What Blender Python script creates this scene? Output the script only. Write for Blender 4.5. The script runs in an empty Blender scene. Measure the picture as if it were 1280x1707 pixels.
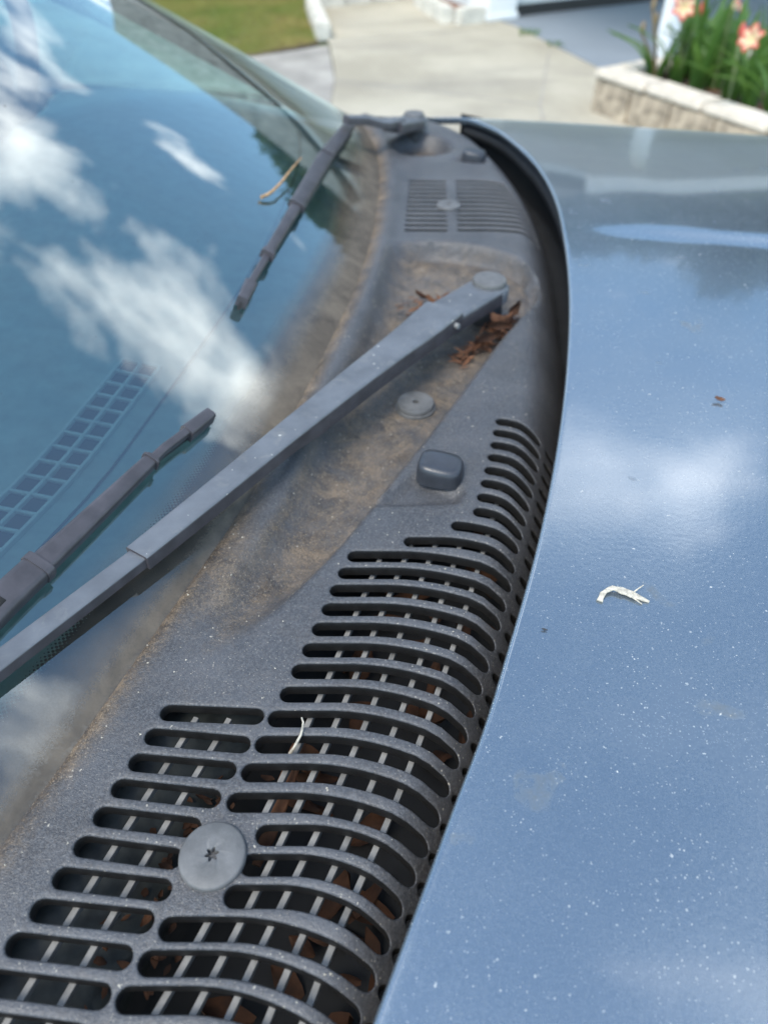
import bpy, bmesh, math, random
import numpy as np
from mathutils import Vector, Matrix
from mathutils.geometry import delaunay_2d_cdt

# ------------------------------------------------------------------ camera, sky, sun, exposure
scene = bpy.context.scene
COL = scene.collection
SUN_AZ, SUN_EL = math.radians(-140), math.radians(60)     # azimuth measured from +Y towards +X

cam_data = bpy.data.cameras.new('camera')
camera = bpy.data.objects.new('camera', cam_data)
COL.objects.link(camera)
camera.location = (0, 0, 1.40)
camera.rotation_euler = (math.radians(90 - 44), 0, 0)
cam_data.sensor_fit = 'VERTICAL'
cam_data.sensor_height = 34.6
cam_data.sensor_width = 25.95
cam_data.lens = 24.32
cam_data.clip_start = 0.02
cam_data.clip_end = 600
cam_data.dof.use_dof = True
cam_data.dof.focus_distance = 0.435
cam_data.dof.aperture_fstop = 5.3
scene.camera = camera

world = bpy.data.worlds.new('World')
scene.world = world
world.use_nodes = True
wn, wl = world.node_tree.nodes, world.node_tree.links
wn.clear()
w_out = wn.new('ShaderNodeOutputWorld')
w_bg = wn.new('ShaderNodeBackground')
w_bg.inputs['Strength'].default_value = 0.15
sky = wn.new('ShaderNodeTexSky')
sky.sky_type = 'NISHITA'
sky.sun_disc = False
sky.sun_elevation = SUN_EL
sky.sun_rotation = SUN_AZ
sky.air_density = 1.0
sky.dust_density = 0.3
sky.ozone_density = 1.0
# fair-weather clouds laid on a flat layer overhead, the same all round
tc = wn.new('ShaderNodeTexCoord')
sep = wn.new('ShaderNodeSeparateXYZ'); wl.new(tc.outputs['Generated'], sep.inputs[0])
zz = wn.new('ShaderNodeMath'); zz.operation = 'MAXIMUM'; zz.inputs[1].default_value = 0.0
wl.new(sep.outputs['Z'], zz.inputs[0])
za = wn.new('ShaderNodeMath'); za.operation = 'ADD'; za.inputs[1].default_value = 0.22
wl.new(zz.outputs[0], za.inputs[0])
dx = wn.new('ShaderNodeMath'); dx.operation = 'DIVIDE'
wl.new(sep.outputs['X'], dx.inputs[0]); wl.new(za.outputs[0], dx.inputs[1])
dy = wn.new('ShaderNodeMath'); dy.operation = 'DIVIDE'
wl.new(sep.outputs['Y'], dy.inputs[0]); wl.new(za.outputs[0], dy.inputs[1])
cmb = wn.new('ShaderNodeCombineXYZ')
wl.new(dx.outputs[0], cmb.inputs[0]); wl.new(dy.outputs[0], cmb.inputs[1])
cmb.inputs[2].default_value = 0.0
cn = wn.new('ShaderNodeTexNoise')
cn.inputs['Scale'].default_value = 2.6
cn.inputs['Detail'].default_value = 7
cn.inputs['Roughness'].default_value = 0.55
cn.inputs['Distortion'].default_value = 0.25
coff = wn.new('ShaderNodeVectorMath'); coff.operation = 'ADD'; coff.inputs[1].default_value = (0.2, 0.0, 69.0)
wl.new(cmb.outputs[0], coff.inputs[0])
wl.new(coff.outputs[0], cn.inputs['Vector'])
cr = wn.new('ShaderNodeValToRGB')
cr.color_ramp.elements[0].position = 0.52
cr.color_ramp.elements[1].position = 0.70
wl.new(cn.outputs['Fac'], cr.inputs[0])
cmix = wn.new('ShaderNodeMixRGB')
cmix.inputs[2].default_value = (13.0, 13.1, 13.2, 1)
wl.new(cr.outputs[0], cmix.inputs[0])
tint = wn.new('ShaderNodeMixRGB'); tint.blend_type = 'MULTIPLY'; tint.inputs[0].default_value = 1.0
tint.inputs[2].default_value = (0.93, 1.06, 1.02, 1)
wl.new(sky.outputs[0], tint.inputs[1])
wl.new(tint.outputs[0], cmix.inputs[1])
wl.new(cmix.outputs[0], w_bg.inputs[0])
wl.new(w_bg.outputs[0], w_out.inputs[0])

sun_data = bpy.data.lights.new('sun', 'SUN')
sun_data.energy = 1.5
sun_data.angle = math.radians(24)
sun_data.color = (1.0, 0.93, 0.82)
sun = bpy.data.objects.new('sun', sun_data)
COL.objects.link(sun)
to_sun = Vector((math.sin(SUN_AZ) * math.cos(SUN_EL), math.cos(SUN_AZ) * math.cos(SUN_EL), math.sin(SUN_EL)))
sun.rotation_euler = to_sun.to_track_quat('Z', 'Y').to_euler()
sun.location = to_sun * 20

vs = scene.view_settings
vs.view_transform = 'Standard'
vs.look = 'None'
vs.exposure = 1.25
vs.gamma = 1.0
vs.use_curve_mapping = False
scene.cycles.max_bounces = 8
scene.cycles.transparent_max_bounces = 12
scene.cycles.use_denoising = True

# ------------------------------------------------------------------ helpers
rnd = random.Random(7)
npr = np.random.default_rng(11)

def tag(o, label=None, cat=None, group=None, kind=None):
    if label: o['label'] = label
    if cat: o['category'] = cat
    if group: o['group'] = group
    if kind: o['kind'] = kind
    return o

def link(name, me, mat=None, parent=None, smooth=True):
    if mat is not None and not me.materials:
        me.materials.append(mat)
    if smooth:
        me.polygons.foreach_set('use_smooth', [True] * len(me.polygons))
    o = bpy.data.objects.new(name, me)
    COL.objects.link(o)
    if parent is not None:
        o.parent = parent
    return o

def mesh(name, verts, faces, mat=None, parent=None, smooth=True):
    me = bpy.data.meshes.new(name)
    me.from_pydata([tuple(map(float, v)) for v in verts], [], [tuple(int(i) for i in f) for f in faces])
    me.update()
    return link(name, me, mat, parent, smooth)

def empty(name, loc=(0, 0, 0), rz=0.0, parent=None):
    o = bpy.data.objects.new(name, None)
    COL.objects.link(o)
    o.location = loc
    o.rotation_euler = (0, 0, rz)
    o.empty_display_size = 0.1
    if parent is not None:
        o.parent = parent
    return o

def auto_smooth(o, deg=40):
    me = o.data
    bm = bmesh.new(); bm.from_mesh(me)
    c = math.radians(deg)
    for e in bm.edges:
        if len(e.link_faces) == 2 and e.calc_face_angle(0) > c:
            e.smooth = False
    bm.to_mesh(me); bm.free()
    return o

def sweep_data(path, widths, heights, up=None, bev=0.2, under=True, side_slope=0.0):
    """Loft of a flat-topped bar with rounded top edges; path runs along the middle of the top face."""
    P = [Vector(p) for p in path]
    n = len(P)
    V, F = [], []
    prof = []
    b = bev
    for a in (180, 150, 120, 90):
        prof.append(('l', a))
    for a in (90, 60, 30, 0):
        prof.append(('r', a))
    k = len(prof) + 2
    for i in range(n):
        t = (P[min(i + 1, n - 1)] - P[max(i - 1, 0)]).normalized()
        u = Vector(up[i]) if (up is not None and isinstance(up[0], (tuple, Vector))) else Vector(up or (0, 0, 1))
        s = t.cross(u).normalized()
        u = s.cross(t).normalized()
        w, h = widths[i], heights[i]
        r = min(b * w, h * .6)
        ring = [P[i] - s * (w / 2 + side_slope * h) - u * h]
        for sd, a in prof:
            a = math.radians(a)
            cx = -(w / 2 - r) if sd == 'l' else (w / 2 - r)
            ring.append(P[i] + s * (cx + r * math.cos(a)) + u * (-r + r * math.sin(a)))
        ring.append(P[i] + s * (w / 2 + side_slope * h) - u * h)
        V += ring
    for i in range(n - 1):
        for j in range(k):
            j2 = (j + 1) % k
            F.append((i * k + j2, (i + 1) * k + j2, (i + 1) * k + j, i * k + j))
    F.append(tuple(reversed(range(k))))
    F.append(tuple((n - 1) * k + j for j in range(k)))
    return V, F

def sweep(name, path, widths, heights, mat, parent=None, up=None, bev=0.2, side_slope=0.0):
    V, F = sweep_data(path, widths, heights, up, bev, True, side_slope)
    o = mesh(name, V, F, mat, parent)
    if mat is not None and mat.name == 'wiper_grey':            # chalky top; flanks and underside coloured black for the channel's shade
        o.data.materials.append(M['blade_plastic'])
        for p in o.data.polygons:
            if p.normal.z < .35: p.material_index = 1
    return auto_smooth(o, 45)

def resample(path, n):
    P = np.array(path, float)
    d = np.r_[0, np.cumsum(np.linalg.norm(np.diff(P, axis=0), axis=1))]
    t = np.linspace(0, d[-1], n)
    return np.stack([np.interp(t, d, P[:, k]) for k in range(P.shape[1])], 1)

def tube_data(path, radii, seg=8):
    P = [Vector(p) for p in path]
    n = len(P); V, F = [], []
    ref = Vector((0.3, 0.2, 1))
    for i in range(n):
        t = (P[min(i + 1, n - 1)] - P[max(i - 1, 0)]).normalized()
        a = t.cross(ref)
        a = a.normalized() if a.length > 1e-4 else t.orthogonal().normalized()
        b = t.cross(a).normalized()
        r = radii[i] if hasattr(radii, '__len__') else radii
        for j in range(seg):
            th = 2 * math.pi * j / seg
            V.append(P[i] + a * (r * math.cos(th)) + b * (r * math.sin(th)))
    for i in range(n - 1):
        for j in range(seg):
            j2 = (j + 1) % seg
            F.append((i * seg + j, i * seg + j2, (i + 1) * seg + j2, (i + 1) * seg + j))
    F.append(tuple(reversed(range(seg))))
    F.append(tuple((n - 1) * seg + j for j in range(seg)))
    return V, F

def tube(name, path, radii, mat, parent=None, seg=8):
    V, F = tube_data(path, radii, seg)
    return auto_smooth(mesh(name, V, F, mat, parent), 60)

def box_data(x0, x1, y0, y1, z0, z1):
    V = [(x0, y0, z0), (x1, y0, z0), (x1, y1, z0), (x0, y1, z0), (x0, y0, z1), (x1, y0, z1), (x1, y1, z1), (x0, y1, z1)]
    F = [(0, 3, 2, 1), (4, 5, 6, 7), (0, 1, 5, 4), (1, 2, 6, 5), (2, 3, 7, 6), (3, 0, 4, 7)]
    return V, F

def box(name, ext, mat, parent=None, bevel=0.0):
    V, F = box_data(*ext)
    if bevel:
        me = bpy.data.meshes.new(name)
        me.from_pydata(V, [], F)
        bm = bmesh.new(); bm.from_mesh(me)
        bmesh.ops.bevel(bm, geom=bm.edges[:], offset=bevel, segments=2, affect='EDGES')
        bm.to_mesh(me); bm.free()
        return auto_smooth(link(name, me, mat, parent), 30)
    return mesh(name, V, F, mat, parent, smooth=False)

def lathe_data(profile, seg=32, centre=(0, 0, 0)):
    V, F = [], []
    n = len(profile)
    for r, z in profile:
        for j in range(seg):
            a = 2 * math.pi * j / seg
            V.append((centre[0] + r * math.cos(a), centre[1] + r * math.sin(a), centre[2] + z))
    for i in range(n - 1):
        for j in range(seg):
            j2 = (j + 1) % seg
            F.append((i * seg + j, i * seg + j2, (i + 1) * seg + j2, (i + 1) * seg + j))
    F.append(tuple((n - 1) * seg + j for j in range(seg)))
    return V, F

def grid_faces(nu, nv, flip=False):
    F = []
    for i in range(nu - 1):
        for j in range(nv - 1):
            q = (i * nv + j, (i + 1) * nv + j, (i + 1) * nv + j + 1, i * nv + j + 1)
            F.append(q[::-1] if flip else q)
    return F

# ------------------------------------------------------------------ materials
def new_mat(name):
    m = bpy.data.materials.new(name)
    m.use_nodes = True
    nt = m.node_tree
    bsdf = nt.nodes['Principled BSDF']
    return m, nt, bsdf

def N(nt, kind, **kw):
    n = nt.nodes.new(kind)
    for k, v in kw.items():
        if k in n.bl_rna.properties.keys():
            setattr(n, k, v)
        else:
            n.inputs[k.replace('_', ' ')].default_value = v
    return n

def L(nt, a, b):
    nt.links.new(a, b)

def ramp(nt, src, p0, p1, c0=(0, 0, 0, 1), c1=(1, 1, 1, 1), interp='LINEAR'):
    r = nt.nodes.new('ShaderNodeValToRGB')
    r.color_ramp.interpolation = interp
    r.color_ramp.elements[0].position = p0; r.color_ramp.elements[0].color = c0
    r.color_ramp.elements[1].position = p1; r.color_ramp.elements[1].color = c1
    L(nt, src, r.inputs[0])
    return r.outputs[0]

def math_n(nt, op, a, b=None, clamp=False):
    n = nt.nodes.new('ShaderNodeMath'); n.operation = op; n.use_clamp = clamp
    for i, v in enumerate((a, b)):
        if v is None: continue
        if hasattr(v, 'is_linked') or hasattr(v, 'links'): L(nt, v, n.inputs[i])
        else: n.inputs[i].default_value = v
    return n.outputs[0]

def mixc(nt, fac, a, b, blend='MIX'):
    n = nt.nodes.new('ShaderNodeMixRGB'); n.blend_type = blend
    for i, v in enumerate((fac, a, b)):
        if hasattr(v, 'links'): L(nt, v, n.inputs[i])
        elif isinstance(v, (int, float)): n.inputs[i].default_value = v
        else: n.inputs[i].default_value = (*v, 1) if len(v) == 3 else v
    return n.outputs[0]

def noise(nt, scale, detail=3, rough=0.55, vec=None, dist=0.0):
    n = nt.nodes.new('ShaderNodeTexNoise')
    n.inputs['Scale'].default_value = scale
    n.inputs['Detail'].default_value = detail
    n.inputs['Roughness'].default_value = rough
    n.inputs['Distortion'].default_value = dist
    if vec is not None: L(nt, vec, n.inputs['Vector'])
    return n.outputs['Fac']

def coords(nt, scale=(1, 1, 1), kind='Object'):
    t = nt.nodes.new('ShaderNodeTexCoord')
    mp = nt.nodes.new('ShaderNodeMapping')
    mp.inputs['Scale'].default_value = scale
    L(nt, t.outputs[kind], mp.inputs[0])
    return mp.outputs[0]

def specks(nt, vec, scale, radius, density, warp=0.0):
    """Scattered flecks with hard edges: 1 inside a fleck."""
    if warp:
        nz = nt.nodes.new('ShaderNodeTexNoise'); nz.inputs['Scale'].default_value = scale * 1.7; nz.inputs['Detail'].default_value = 2
        L(nt, vec, nz.inputs['Vector'])
        va = nt.nodes.new('ShaderNodeVectorMath'); va.operation = 'SCALE'; va.inputs['Scale'].default_value = warp / scale
        L(nt, nz.outputs['Color'], va.inputs[0])
        vb = nt.nodes.new('ShaderNodeVectorMath'); vb.operation = 'ADD'
        L(nt, vec, vb.inputs[0]); L(nt, va.outputs[0], vb.inputs[1])
        vec = vb.outputs[0]
    v = nt.nodes.new('ShaderNodeTexVoronoi')
    v.inputs['Scale'].default_value = scale
    L(nt, vec, v.inputs['Vector'])
    sc = nt.nodes.new('ShaderNodeSeparateColor')
    L(nt, v.outputs['Color'], sc.inputs[0])
    on = math_n(nt, 'LESS_THAN', sc.outputs[0], density)
    size = math_n(nt, 'MULTIPLY', math_n(nt, 'ADD', sc.outputs[1], 0.25), radius)
    d = math_n(nt, 'SUBTRACT', size, v.outputs['Distance'])
    inside = math_n(nt, 'MULTIPLY', d, 14.0, True)
    return math_n(nt, 'MULTIPLY', inside, on, True)

def bump(nt, height, strength, dist, bsdf, prev=None):
    b = nt.nodes.new('ShaderNodeBump')
    b.inputs['Strength'].default_value = strength
    b.inputs['Distance'].default_value = dist
    L(nt, height, b.inputs['Height'])
    if prev is not None: L(nt, prev, b.inputs['Normal'])
    L(nt, b.outputs[0], bsdf.inputs['Normal'])
    return b.outputs[0]

M = {}
def plain(name, col, rough=0.6, metal=0.0, var=0.25, scale=30.0, bstr=0.0, bscale=200.0, bdist=0.002, spec=0.5):
    m, nt, b = new_mat(name)
    v = coords(nt)
    f = ramp(nt, noise(nt, scale, 4, 0.6, v), 0.3, 0.7)
    dark = tuple(c * (1 - var) for c in col); lite = tuple(min(1, c * (1 + var)) for c in col)
    L(nt, mixc(nt, f, dark, lite), b.inputs['Base Color'])
    b.inputs['Roughness'].default_value = rough
    b.inputs['Metallic'].default_value = metal
    b.inputs['Specular IOR Level'].default_value = spec
    if bstr:
        bump(nt, noise(nt, bscale, 3, 0.6, v), bstr, bdist, b)
    M[name] = m
    return m

# weathered black plastic of the cowl: grey bloom, dust, brown silt where the attribute says it has settled
m, nt, b = new_mat('cowl_plastic')
v = coords(nt)
at = N(nt, 'ShaderNodeAttribute', attribute_name='dirt')
base = mixc(nt, ramp(nt, noise(nt, 18, 5, 0.6, v), 0.35, 0.7), (0.030, 0.032, 0.037), (0.062, 0.065, 0.073))
base = mixc(nt, ramp(nt, noise(nt, 520, 4, 0.75, v), 0.42, 0.70), base, (0.098, 0.101, 0.107))
silt_c = mixc(nt, ramp(nt, noise(nt, 42, 6, 0.72, v, 0.4), 0.36, 0.66), (0.030, 0.023, 0.018), (0.185, 0.135, 0.088))
silt_n = ramp(nt, noise(nt, 34, 6, 0.72, v, 0.6), 0.28, 0.68)
fine = ramp(nt, noise(nt, 500, 3, 0.75, v), 0.36, 0.66)
amt = math_n(nt, 'MULTIPLY', at.outputs['Fac'], math_n(nt, 'ADD', math_n(nt, 'MULTIPLY', silt_n, 0.75), math_n(nt, 'MULTIPLY', fine, 0.45)), True)
grain = math_n(nt, 'MULTIPLY', amt, ramp(nt, noise(nt, 900, 3, 0.7, v), 0.55, 0.68))
col = mixc(nt, grain, mixc(nt, amt, base, silt_c), (0.34, 0.26, 0.175))
lines = math_n(nt, 'ABSOLUTE', math_n(nt, 'SUBTRACT', noise(nt, 26, 5, 0.6, v, 0.8), 0.5))
lines = math_n(nt, 'MULTIPLY', ramp(nt, lines, 0.0, 0.022, (1, 1, 1, 1), (0, 0, 0, 1)), math_n(nt, 'MULTIPLY', amt, 0.45))
col = mixc(nt, lines, col, (0.25, 0.195, 0.135))
sp1 = specks(nt, v, 260, 0.16, 0.16, 0.9)
sp2 = specks(nt, v, 720, 0.30, 0.26, 0.9)
dustmask = ramp(nt, noise(nt, 9, 3, 0.6, v), 0.35, 0.65)
spk = math_n(nt, 'MAXIMUM', math_n(nt, 'MULTIPLY', sp1, 0.75), math_n(nt, 'MULTIPLY', math_n(nt, 'MULTIPLY', sp2, dustmask), 0.6), True)
col = mixc(nt, spk, col, (0.46, 0.42, 0.34))
L(nt, col, b.inputs['Base Color'])
rgh = math_n(nt, 'ADD', math_n(nt, 'MULTIPLY', amt, 0.4), 0.34)
L(nt, rgh, b.inputs['Roughness'])
b.inputs['Specular IOR Level'].default_value = 0.5
n1 = bump(nt, noise(nt, 1300, 2, 0.5, v), 0.6, 0.0008, b)
bump(nt, amt, 0.5, 0.0012, b, n1)
M['cowl'] = m

# wiper plastic / painted steel, chalky
m, nt, b = new_mat('wiper_grey')
v = coords(nt)
base = mixc(nt, ramp(nt, noise(nt, 25, 5, 0.65, v), 0.3, 0.7), (0.072, 0.079, 0.090), (0.125, 0.136, 0.152))
base = mixc(nt, math_n(nt, 'MULTIPLY', ramp(nt, noise(nt, 70, 5, 0.7, v, 0.8), 0.55, 0.72), 0.5), base, (0.19, 0.19, 0.18))
base = mixc(nt, math_n(nt, 'MULTIPLY', specks(nt, v, 260, 0.25, 0.06, 0.8), 0.85), base, (0.6, 0.58, 0.52))
L(nt, base, b.inputs['Base Color'])
b.inputs['Roughness'].default_value = 0.48
bump(nt, noise(nt, 900, 3, 0.6, v), 0.2, 0.0006, b)
M['wiper'] = m

plain('blade_plastic', (0.050, 0.046, 0.052), 0.42, 0, 0.3, 60, 0.15, 900, 0.0006)
plain('rubber', (0.022, 0.021, 0.022), 0.6, 0, 0.3, 80)
plain('cap_plastic', (0.105, 0.105, 0.104), 0.55, 0, 0.25, 90, 0.25, 700, 0.0006)
plain('rib_plastic', (0.20, 0.20, 0.195), 0.6, 0, 0.3, 90)
plain('jet_plastic', (0.030, 0.033, 0.040), 0.32, 0, 0.3, 60, 0.2, 700, 0.0006)
plain('slot_wall_dark', (0.009, 0.0085, 0.008), 0.55, 0, 0.4, 200, 0.4, 900, 0.0006)
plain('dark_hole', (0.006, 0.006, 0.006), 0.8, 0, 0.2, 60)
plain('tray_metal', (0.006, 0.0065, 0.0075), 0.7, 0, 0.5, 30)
plain('ledge_plastic', (0.034, 0.039, 0.038), 0.5, 0, 0.5, 60, 0.2, 300, 0.001)
plain('seal_rubber', (0.012, 0.012, 0.013), 0.7, 0, 0.3, 60)

# metallic paint under a dusty clear coat, with pollen flecks and grime spots
m, nt, b = new_mat('car_paint')
v = coords(nt)
paint = mixc(nt, ramp(nt, noise(nt, 900, 2, 0.6, v), 0.3, 0.7), (0.155, 0.205, 0.255), (0.195, 0.245, 0.30))
film = ramp(nt, noise(nt, 7, 5, 0.6, v), 0.35, 0.75)
grit = ramp(nt, noise(nt, 620, 4, 0.8, v), 0.46, 0.66)
dust = math_n(nt, 'MULTIPLY', math_n(nt, 'ADD', math_n(nt, 'MULTIPLY', film, 0.18), 0.09), math_n(nt, 'ADD', math_n(nt, 'MULTIPLY', grit, 0.55), 0.55), True)
s1 = specks(nt, v, 120, 0.12, 0.13, 1.0)
s2 = specks(nt, v, 300, 0.20, 0.22, 0.9)
s3 = specks(nt, v, 700, 0.30, 0.20, 0.8)
drift = ramp(nt, noise(nt, 16, 5, 0.7, v, 0.5), 0.38, 0.64, (0.12, 0.12, 0.12, 1))
fl = math_n(nt, 'MAXIMUM', math_n(nt, 'MULTIPLY', s1, 0.8), math_n(nt, 'MULTIPLY', drift, math_n(nt, 'MAXIMUM', math_n(nt, 'MULTIPLY', s2, 0.75), math_n(nt, 'MULTIPLY', s3, 0.6))), True)
grime = math_n(nt, 'MULTIPLY', math_n(nt, 'MULTIPLY', specks(nt, v, 19, 0.22, 0.42, 1.3), ramp(nt, noise(nt, 160, 4, 0.7, v), 0.34, 0.70)), 0.6)
L(nt, mixc(nt, fl, mixc(nt, grime, mixc(nt, dust, paint, (0.33, 0.325, 0.295)), (0.05, 0.05, 0.045)), (0.62, 0.60, 0.54)), b.inputs['Base Color'])
covered = math_n(nt, 'ADD', math_n(nt, 'ADD', dust, fl), grime, True)
L(nt, math_n(nt, 'MULTIPLY', math_n(nt, 'SUBTRACT', 1.0, covered, True), 0.75), b.inputs['Metallic'])
L(nt, math_n(nt, 'ADD', math_n(nt, 'MULTIPLY', covered, 0.45), 0.17), b.inputs['Roughness'])
L(nt, math_n(nt, 'SUBTRACT', 1.0, math_n(nt, 'MULTIPLY', covered, 0.9), True), b.inputs['Coat Weight'])
b.inputs['Coat IOR'].default_value = 1.6
L(nt, math_n(nt, 'ADD', math_n(nt, 'MULTIPLY', grit, 0.07), 0.035), b.inputs['Coat Roughness'])
bump(nt, noise(nt, 260, 2, 0.5, v), 0.12, 0.0008, b)
M['paint'] = m

# windscreen: green-tinted sheet that mirrors more towards grazing angles; both faces of the pane counted
def glass_mat(name, tint, ior, rough=0.012, dusty=True):
    m = bpy.data.materials.new(name); m.use_nodes = True
    nt = m.node_tree; nt.nodes.clear()
    out = nt.nodes.new('ShaderNodeOutputMaterial')
    tr = nt.nodes.new('ShaderNodeBsdfTransparent'); tr.inputs[0].default_value = (*tint, 1)
    gl = nt.nodes.new('ShaderNodeBsdfGlossy'); gl.inputs['Roughness'].default_value = rough
    gl.inputs['Color'].default_value = (0.92, 0.97, 0.96, 1)
    fr = nt.nodes.new('ShaderNodeFresnel'); fr.inputs['IOR'].default_value = ior
    mx = nt.nodes.new('ShaderNodeMixShader')
    two = math_n(nt, 'DIVIDE', math_n(nt, 'MULTIPLY', fr.outputs[0], 2.0), math_n(nt, 'ADD', fr.outputs[0], 1.0), True)   # front and back face of the pane
    L(nt, two, mx.inputs[0]); L(nt, tr.outputs[0], mx.inputs[1]); L(nt, gl.outputs[0], mx.inputs[2])
    last = mx.outputs[0]
    if dusty:
        v = coords(nt)
        film = ramp(nt, noise(nt, 14, 5, 0.65, v), 0.35, 0.8)
        f = math_n(nt, 'ADD', math_n(nt, 'MULTIPLY', film, 0.07), math_n(nt, 'MULTIPLY', specks(nt, v, 150, 0.13, 0.10, 1.2), 0.5))
        at = N(nt, 'ShaderNodeAttribute', attribute_name='silt')
        sn = math_n(nt, 'MULTIPLY', at.outputs['Fac'], math_n(nt, 'ADD', 0.62, math_n(nt, 'MULTIPLY', ramp(nt, noise(nt, 700, 4, 0.7, v), 0.3, 0.7), 0.38)))
        f = math_n(nt, 'ADD', f, sn, True)
        df = nt.nodes.new('ShaderNodeBsdfDiffuse')
        L(nt, mixc(nt, ramp(nt, noise(nt, 30, 6, 0.7, v, 0.4), 0.3, 0.7), (0.070, 0.062, 0.054), (0.155, 0.132, 0.105)), df.inputs[0])
        m2 = nt.nodes.new('ShaderNodeMixShader')
        L(nt, f, m2.inputs[0]); L(nt, last, m2.inputs[1]); L(nt, df.outputs[0], m2.inputs[2])
        last = m2.outputs[0]
    L(nt, last, out.inputs[0])
    M[name] = m
    return m
glass_mat('windscreen_glass', (0.76, 0.96, 0.96), 2.05)
glass_mat('side_glass', (0.72, 0.88, 0.84), 1.45, dusty=False)

# black ceramic print, breaking up into dots along its upper edge (UV: metres along and up the glass)
m = bpy.data.materials.new('frit_print'); m.use_nodes = True
nt = m.node_tree; nt.nodes.clear()
out = nt.nodes.new('ShaderNodeOutputMaterial')
uv = nt.nodes.new('ShaderNodeUVMap'); uv.uv_map = 'metres'
sp = nt.nodes.new('ShaderNodeSeparateXYZ'); L(nt, uv.outputs[0], sp.inputs[0])
def cell(nt, s, off):
    a = math_n(nt, 'ADD', math_n(nt, 'DIVIDE', s, 0.0034), off)
    return math_n(nt, 'SUBTRACT', math_n(nt, 'FRACT', a), 0.5)
def dots(off):
    a, c = cell(nt, sp.outputs[0], off), cell(nt, sp.outputs[1], off)
    return math_n(nt, 'SQRT', math_n(nt, 'ADD', math_n(nt, 'MULTIPLY', a, a), math_n(nt, 'MULTIPLY', c, c)))
dd = math_n(nt, 'MINIMUM', dots(0.0), dots(0.5))
rad = math_n(nt, 'DIVIDE', math_n(nt, 'SUBTRACT', 0.0475, sp.outputs[1]), 0.022)
ink = math_n(nt, 'LESS_THAN', dd, math_n(nt, 'ADD', rad, 0.05))
ink = math_n(nt, 'MAXIMUM', ink, math_n(nt, 'LESS_THAN', sp.outputs[1], 0.036))
ink = math_n(nt, 'MULTIPLY', ink, math_n(nt, 'LESS_THAN', sp.outputs[1], 0.046))
df = nt.nodes.new('ShaderNodeBsdfDiffuse'); df.inputs[0].default_value = (0.028, 0.028, 0.032, 1)
tr = nt.nodes.new('ShaderNodeBsdfTransparent')
mx = nt.nodes.new('ShaderNodeMixShader')
L(nt, ink, mx.inputs[0]); L(nt, tr.outputs[0], mx.inputs[1]); L(nt, df.outputs[0], mx.inputs[2]); L(nt, mx.outputs[0], out.inputs[0])
M['frit'] = m

plain('dash_vinyl', (0.25, 0.335, 0.325), 0.65, 0, 0.15, 40, 0.2, 900, 0.0008)
plain('vent_lattice', (0.33, 0.42, 0.41), 0.6, 0, 0.1, 40)
plain('interior_dark', (0.035, 0.038, 0.042), 0.8, 0, 0.2, 20)
plain('seat_cloth', (0.20, 0.21, 0.20), 0.9, 0, 0.2, 60)
plain('trim_black', (0.015, 0.015, 0.016), 0.4, 0, 0.2, 40)
plain('headliner', (0.30, 0.31, 0.30), 0.9, 0, 0.1, 40)

# surroundings
m, nt, b = new_mat('concrete')
v = coords(nt)
c0 = mixc(nt, ramp(nt, noise(nt, 0.9, 6, 0.65, v, 0.4), 0.35, 0.7), (0.33, 0.295, 0.225), (0.50, 0.455, 0.36))
c0 = mixc(nt, math_n(nt, 'MULTIPLY', ramp(nt, noise(nt, 0.55, 5, 0.65, coords(nt, (1.0, 2.4, 1))), 0.50, 0.68), 0.6), c0, (0.215, 0.195, 0.165))
c0 = mixc(nt, math_n(nt, 'MULTIPLY', ramp(nt, noise(nt, 45, 4, 0.7, v), 0.45, 0.7), 0.35), c0, (0.26, 0.24, 0.2))
L(nt, c0, b.inputs['Base Color']); b.inputs['Roughness'].default_value = 0.85
bump(nt, noise(nt, 80, 4, 0.7, v), 0.4, 0.004, b)
M['concrete'] = m
plain('asphalt', (0.30, 0.28, 0.25), 0.9, 0, 0.3, 3, 0.5, 60, 0.004)
plain('slab_paint', (0.21, 0.235, 0.265), 0.6, 0, 0.08, 1.5, 0.2, 60, 0.002)
plain('kerb_concrete', (0.60, 0.57, 0.50), 0.85, 0, 0.2, 9, 0.5, 60, 0.004)
plain('soil', (0.11, 0.08, 0.05), 0.95, 0, 0.5, 20, 0.7, 40, 0.02)
plain('earth', (0.10, 0.12, 0.04), 0.95, 0, 0.5, 2)
plain('mulch', (0.20, 0.10, 0.065), 0.9, 0, 0.5, 9)
plain('white_paint', (0.80, 0.80, 0.78), 0.5, 0, 0.04, 4)
plain('wall_paint', (0.66, 0.68, 0.66), 0.7, 0, 0.05, 2, 0.2, 30, 0.003)
plain('shingle', (0.27, 0.27, 0.255), 0.9, 0, 0.4, 6, 0.6, 20, 0.01)
plain('pane_dark', (0.03, 0.045, 0.045), 0.08, 0, 0.1, 3)
plain('bark', (0.09, 0.07, 0.05), 0.9, 0, 0.4, 12, 0.6, 40, 0.01)
plain('block_stone', (0.36, 0.295, 0.22), 0.9, 0, 0.65, 13, 0.8, 40, 0.012)
plain('cap_stone', (0.62, 0.55, 0.46), 0.85, 0, 0.2, 12, 0.6, 50, 0.006)
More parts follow.
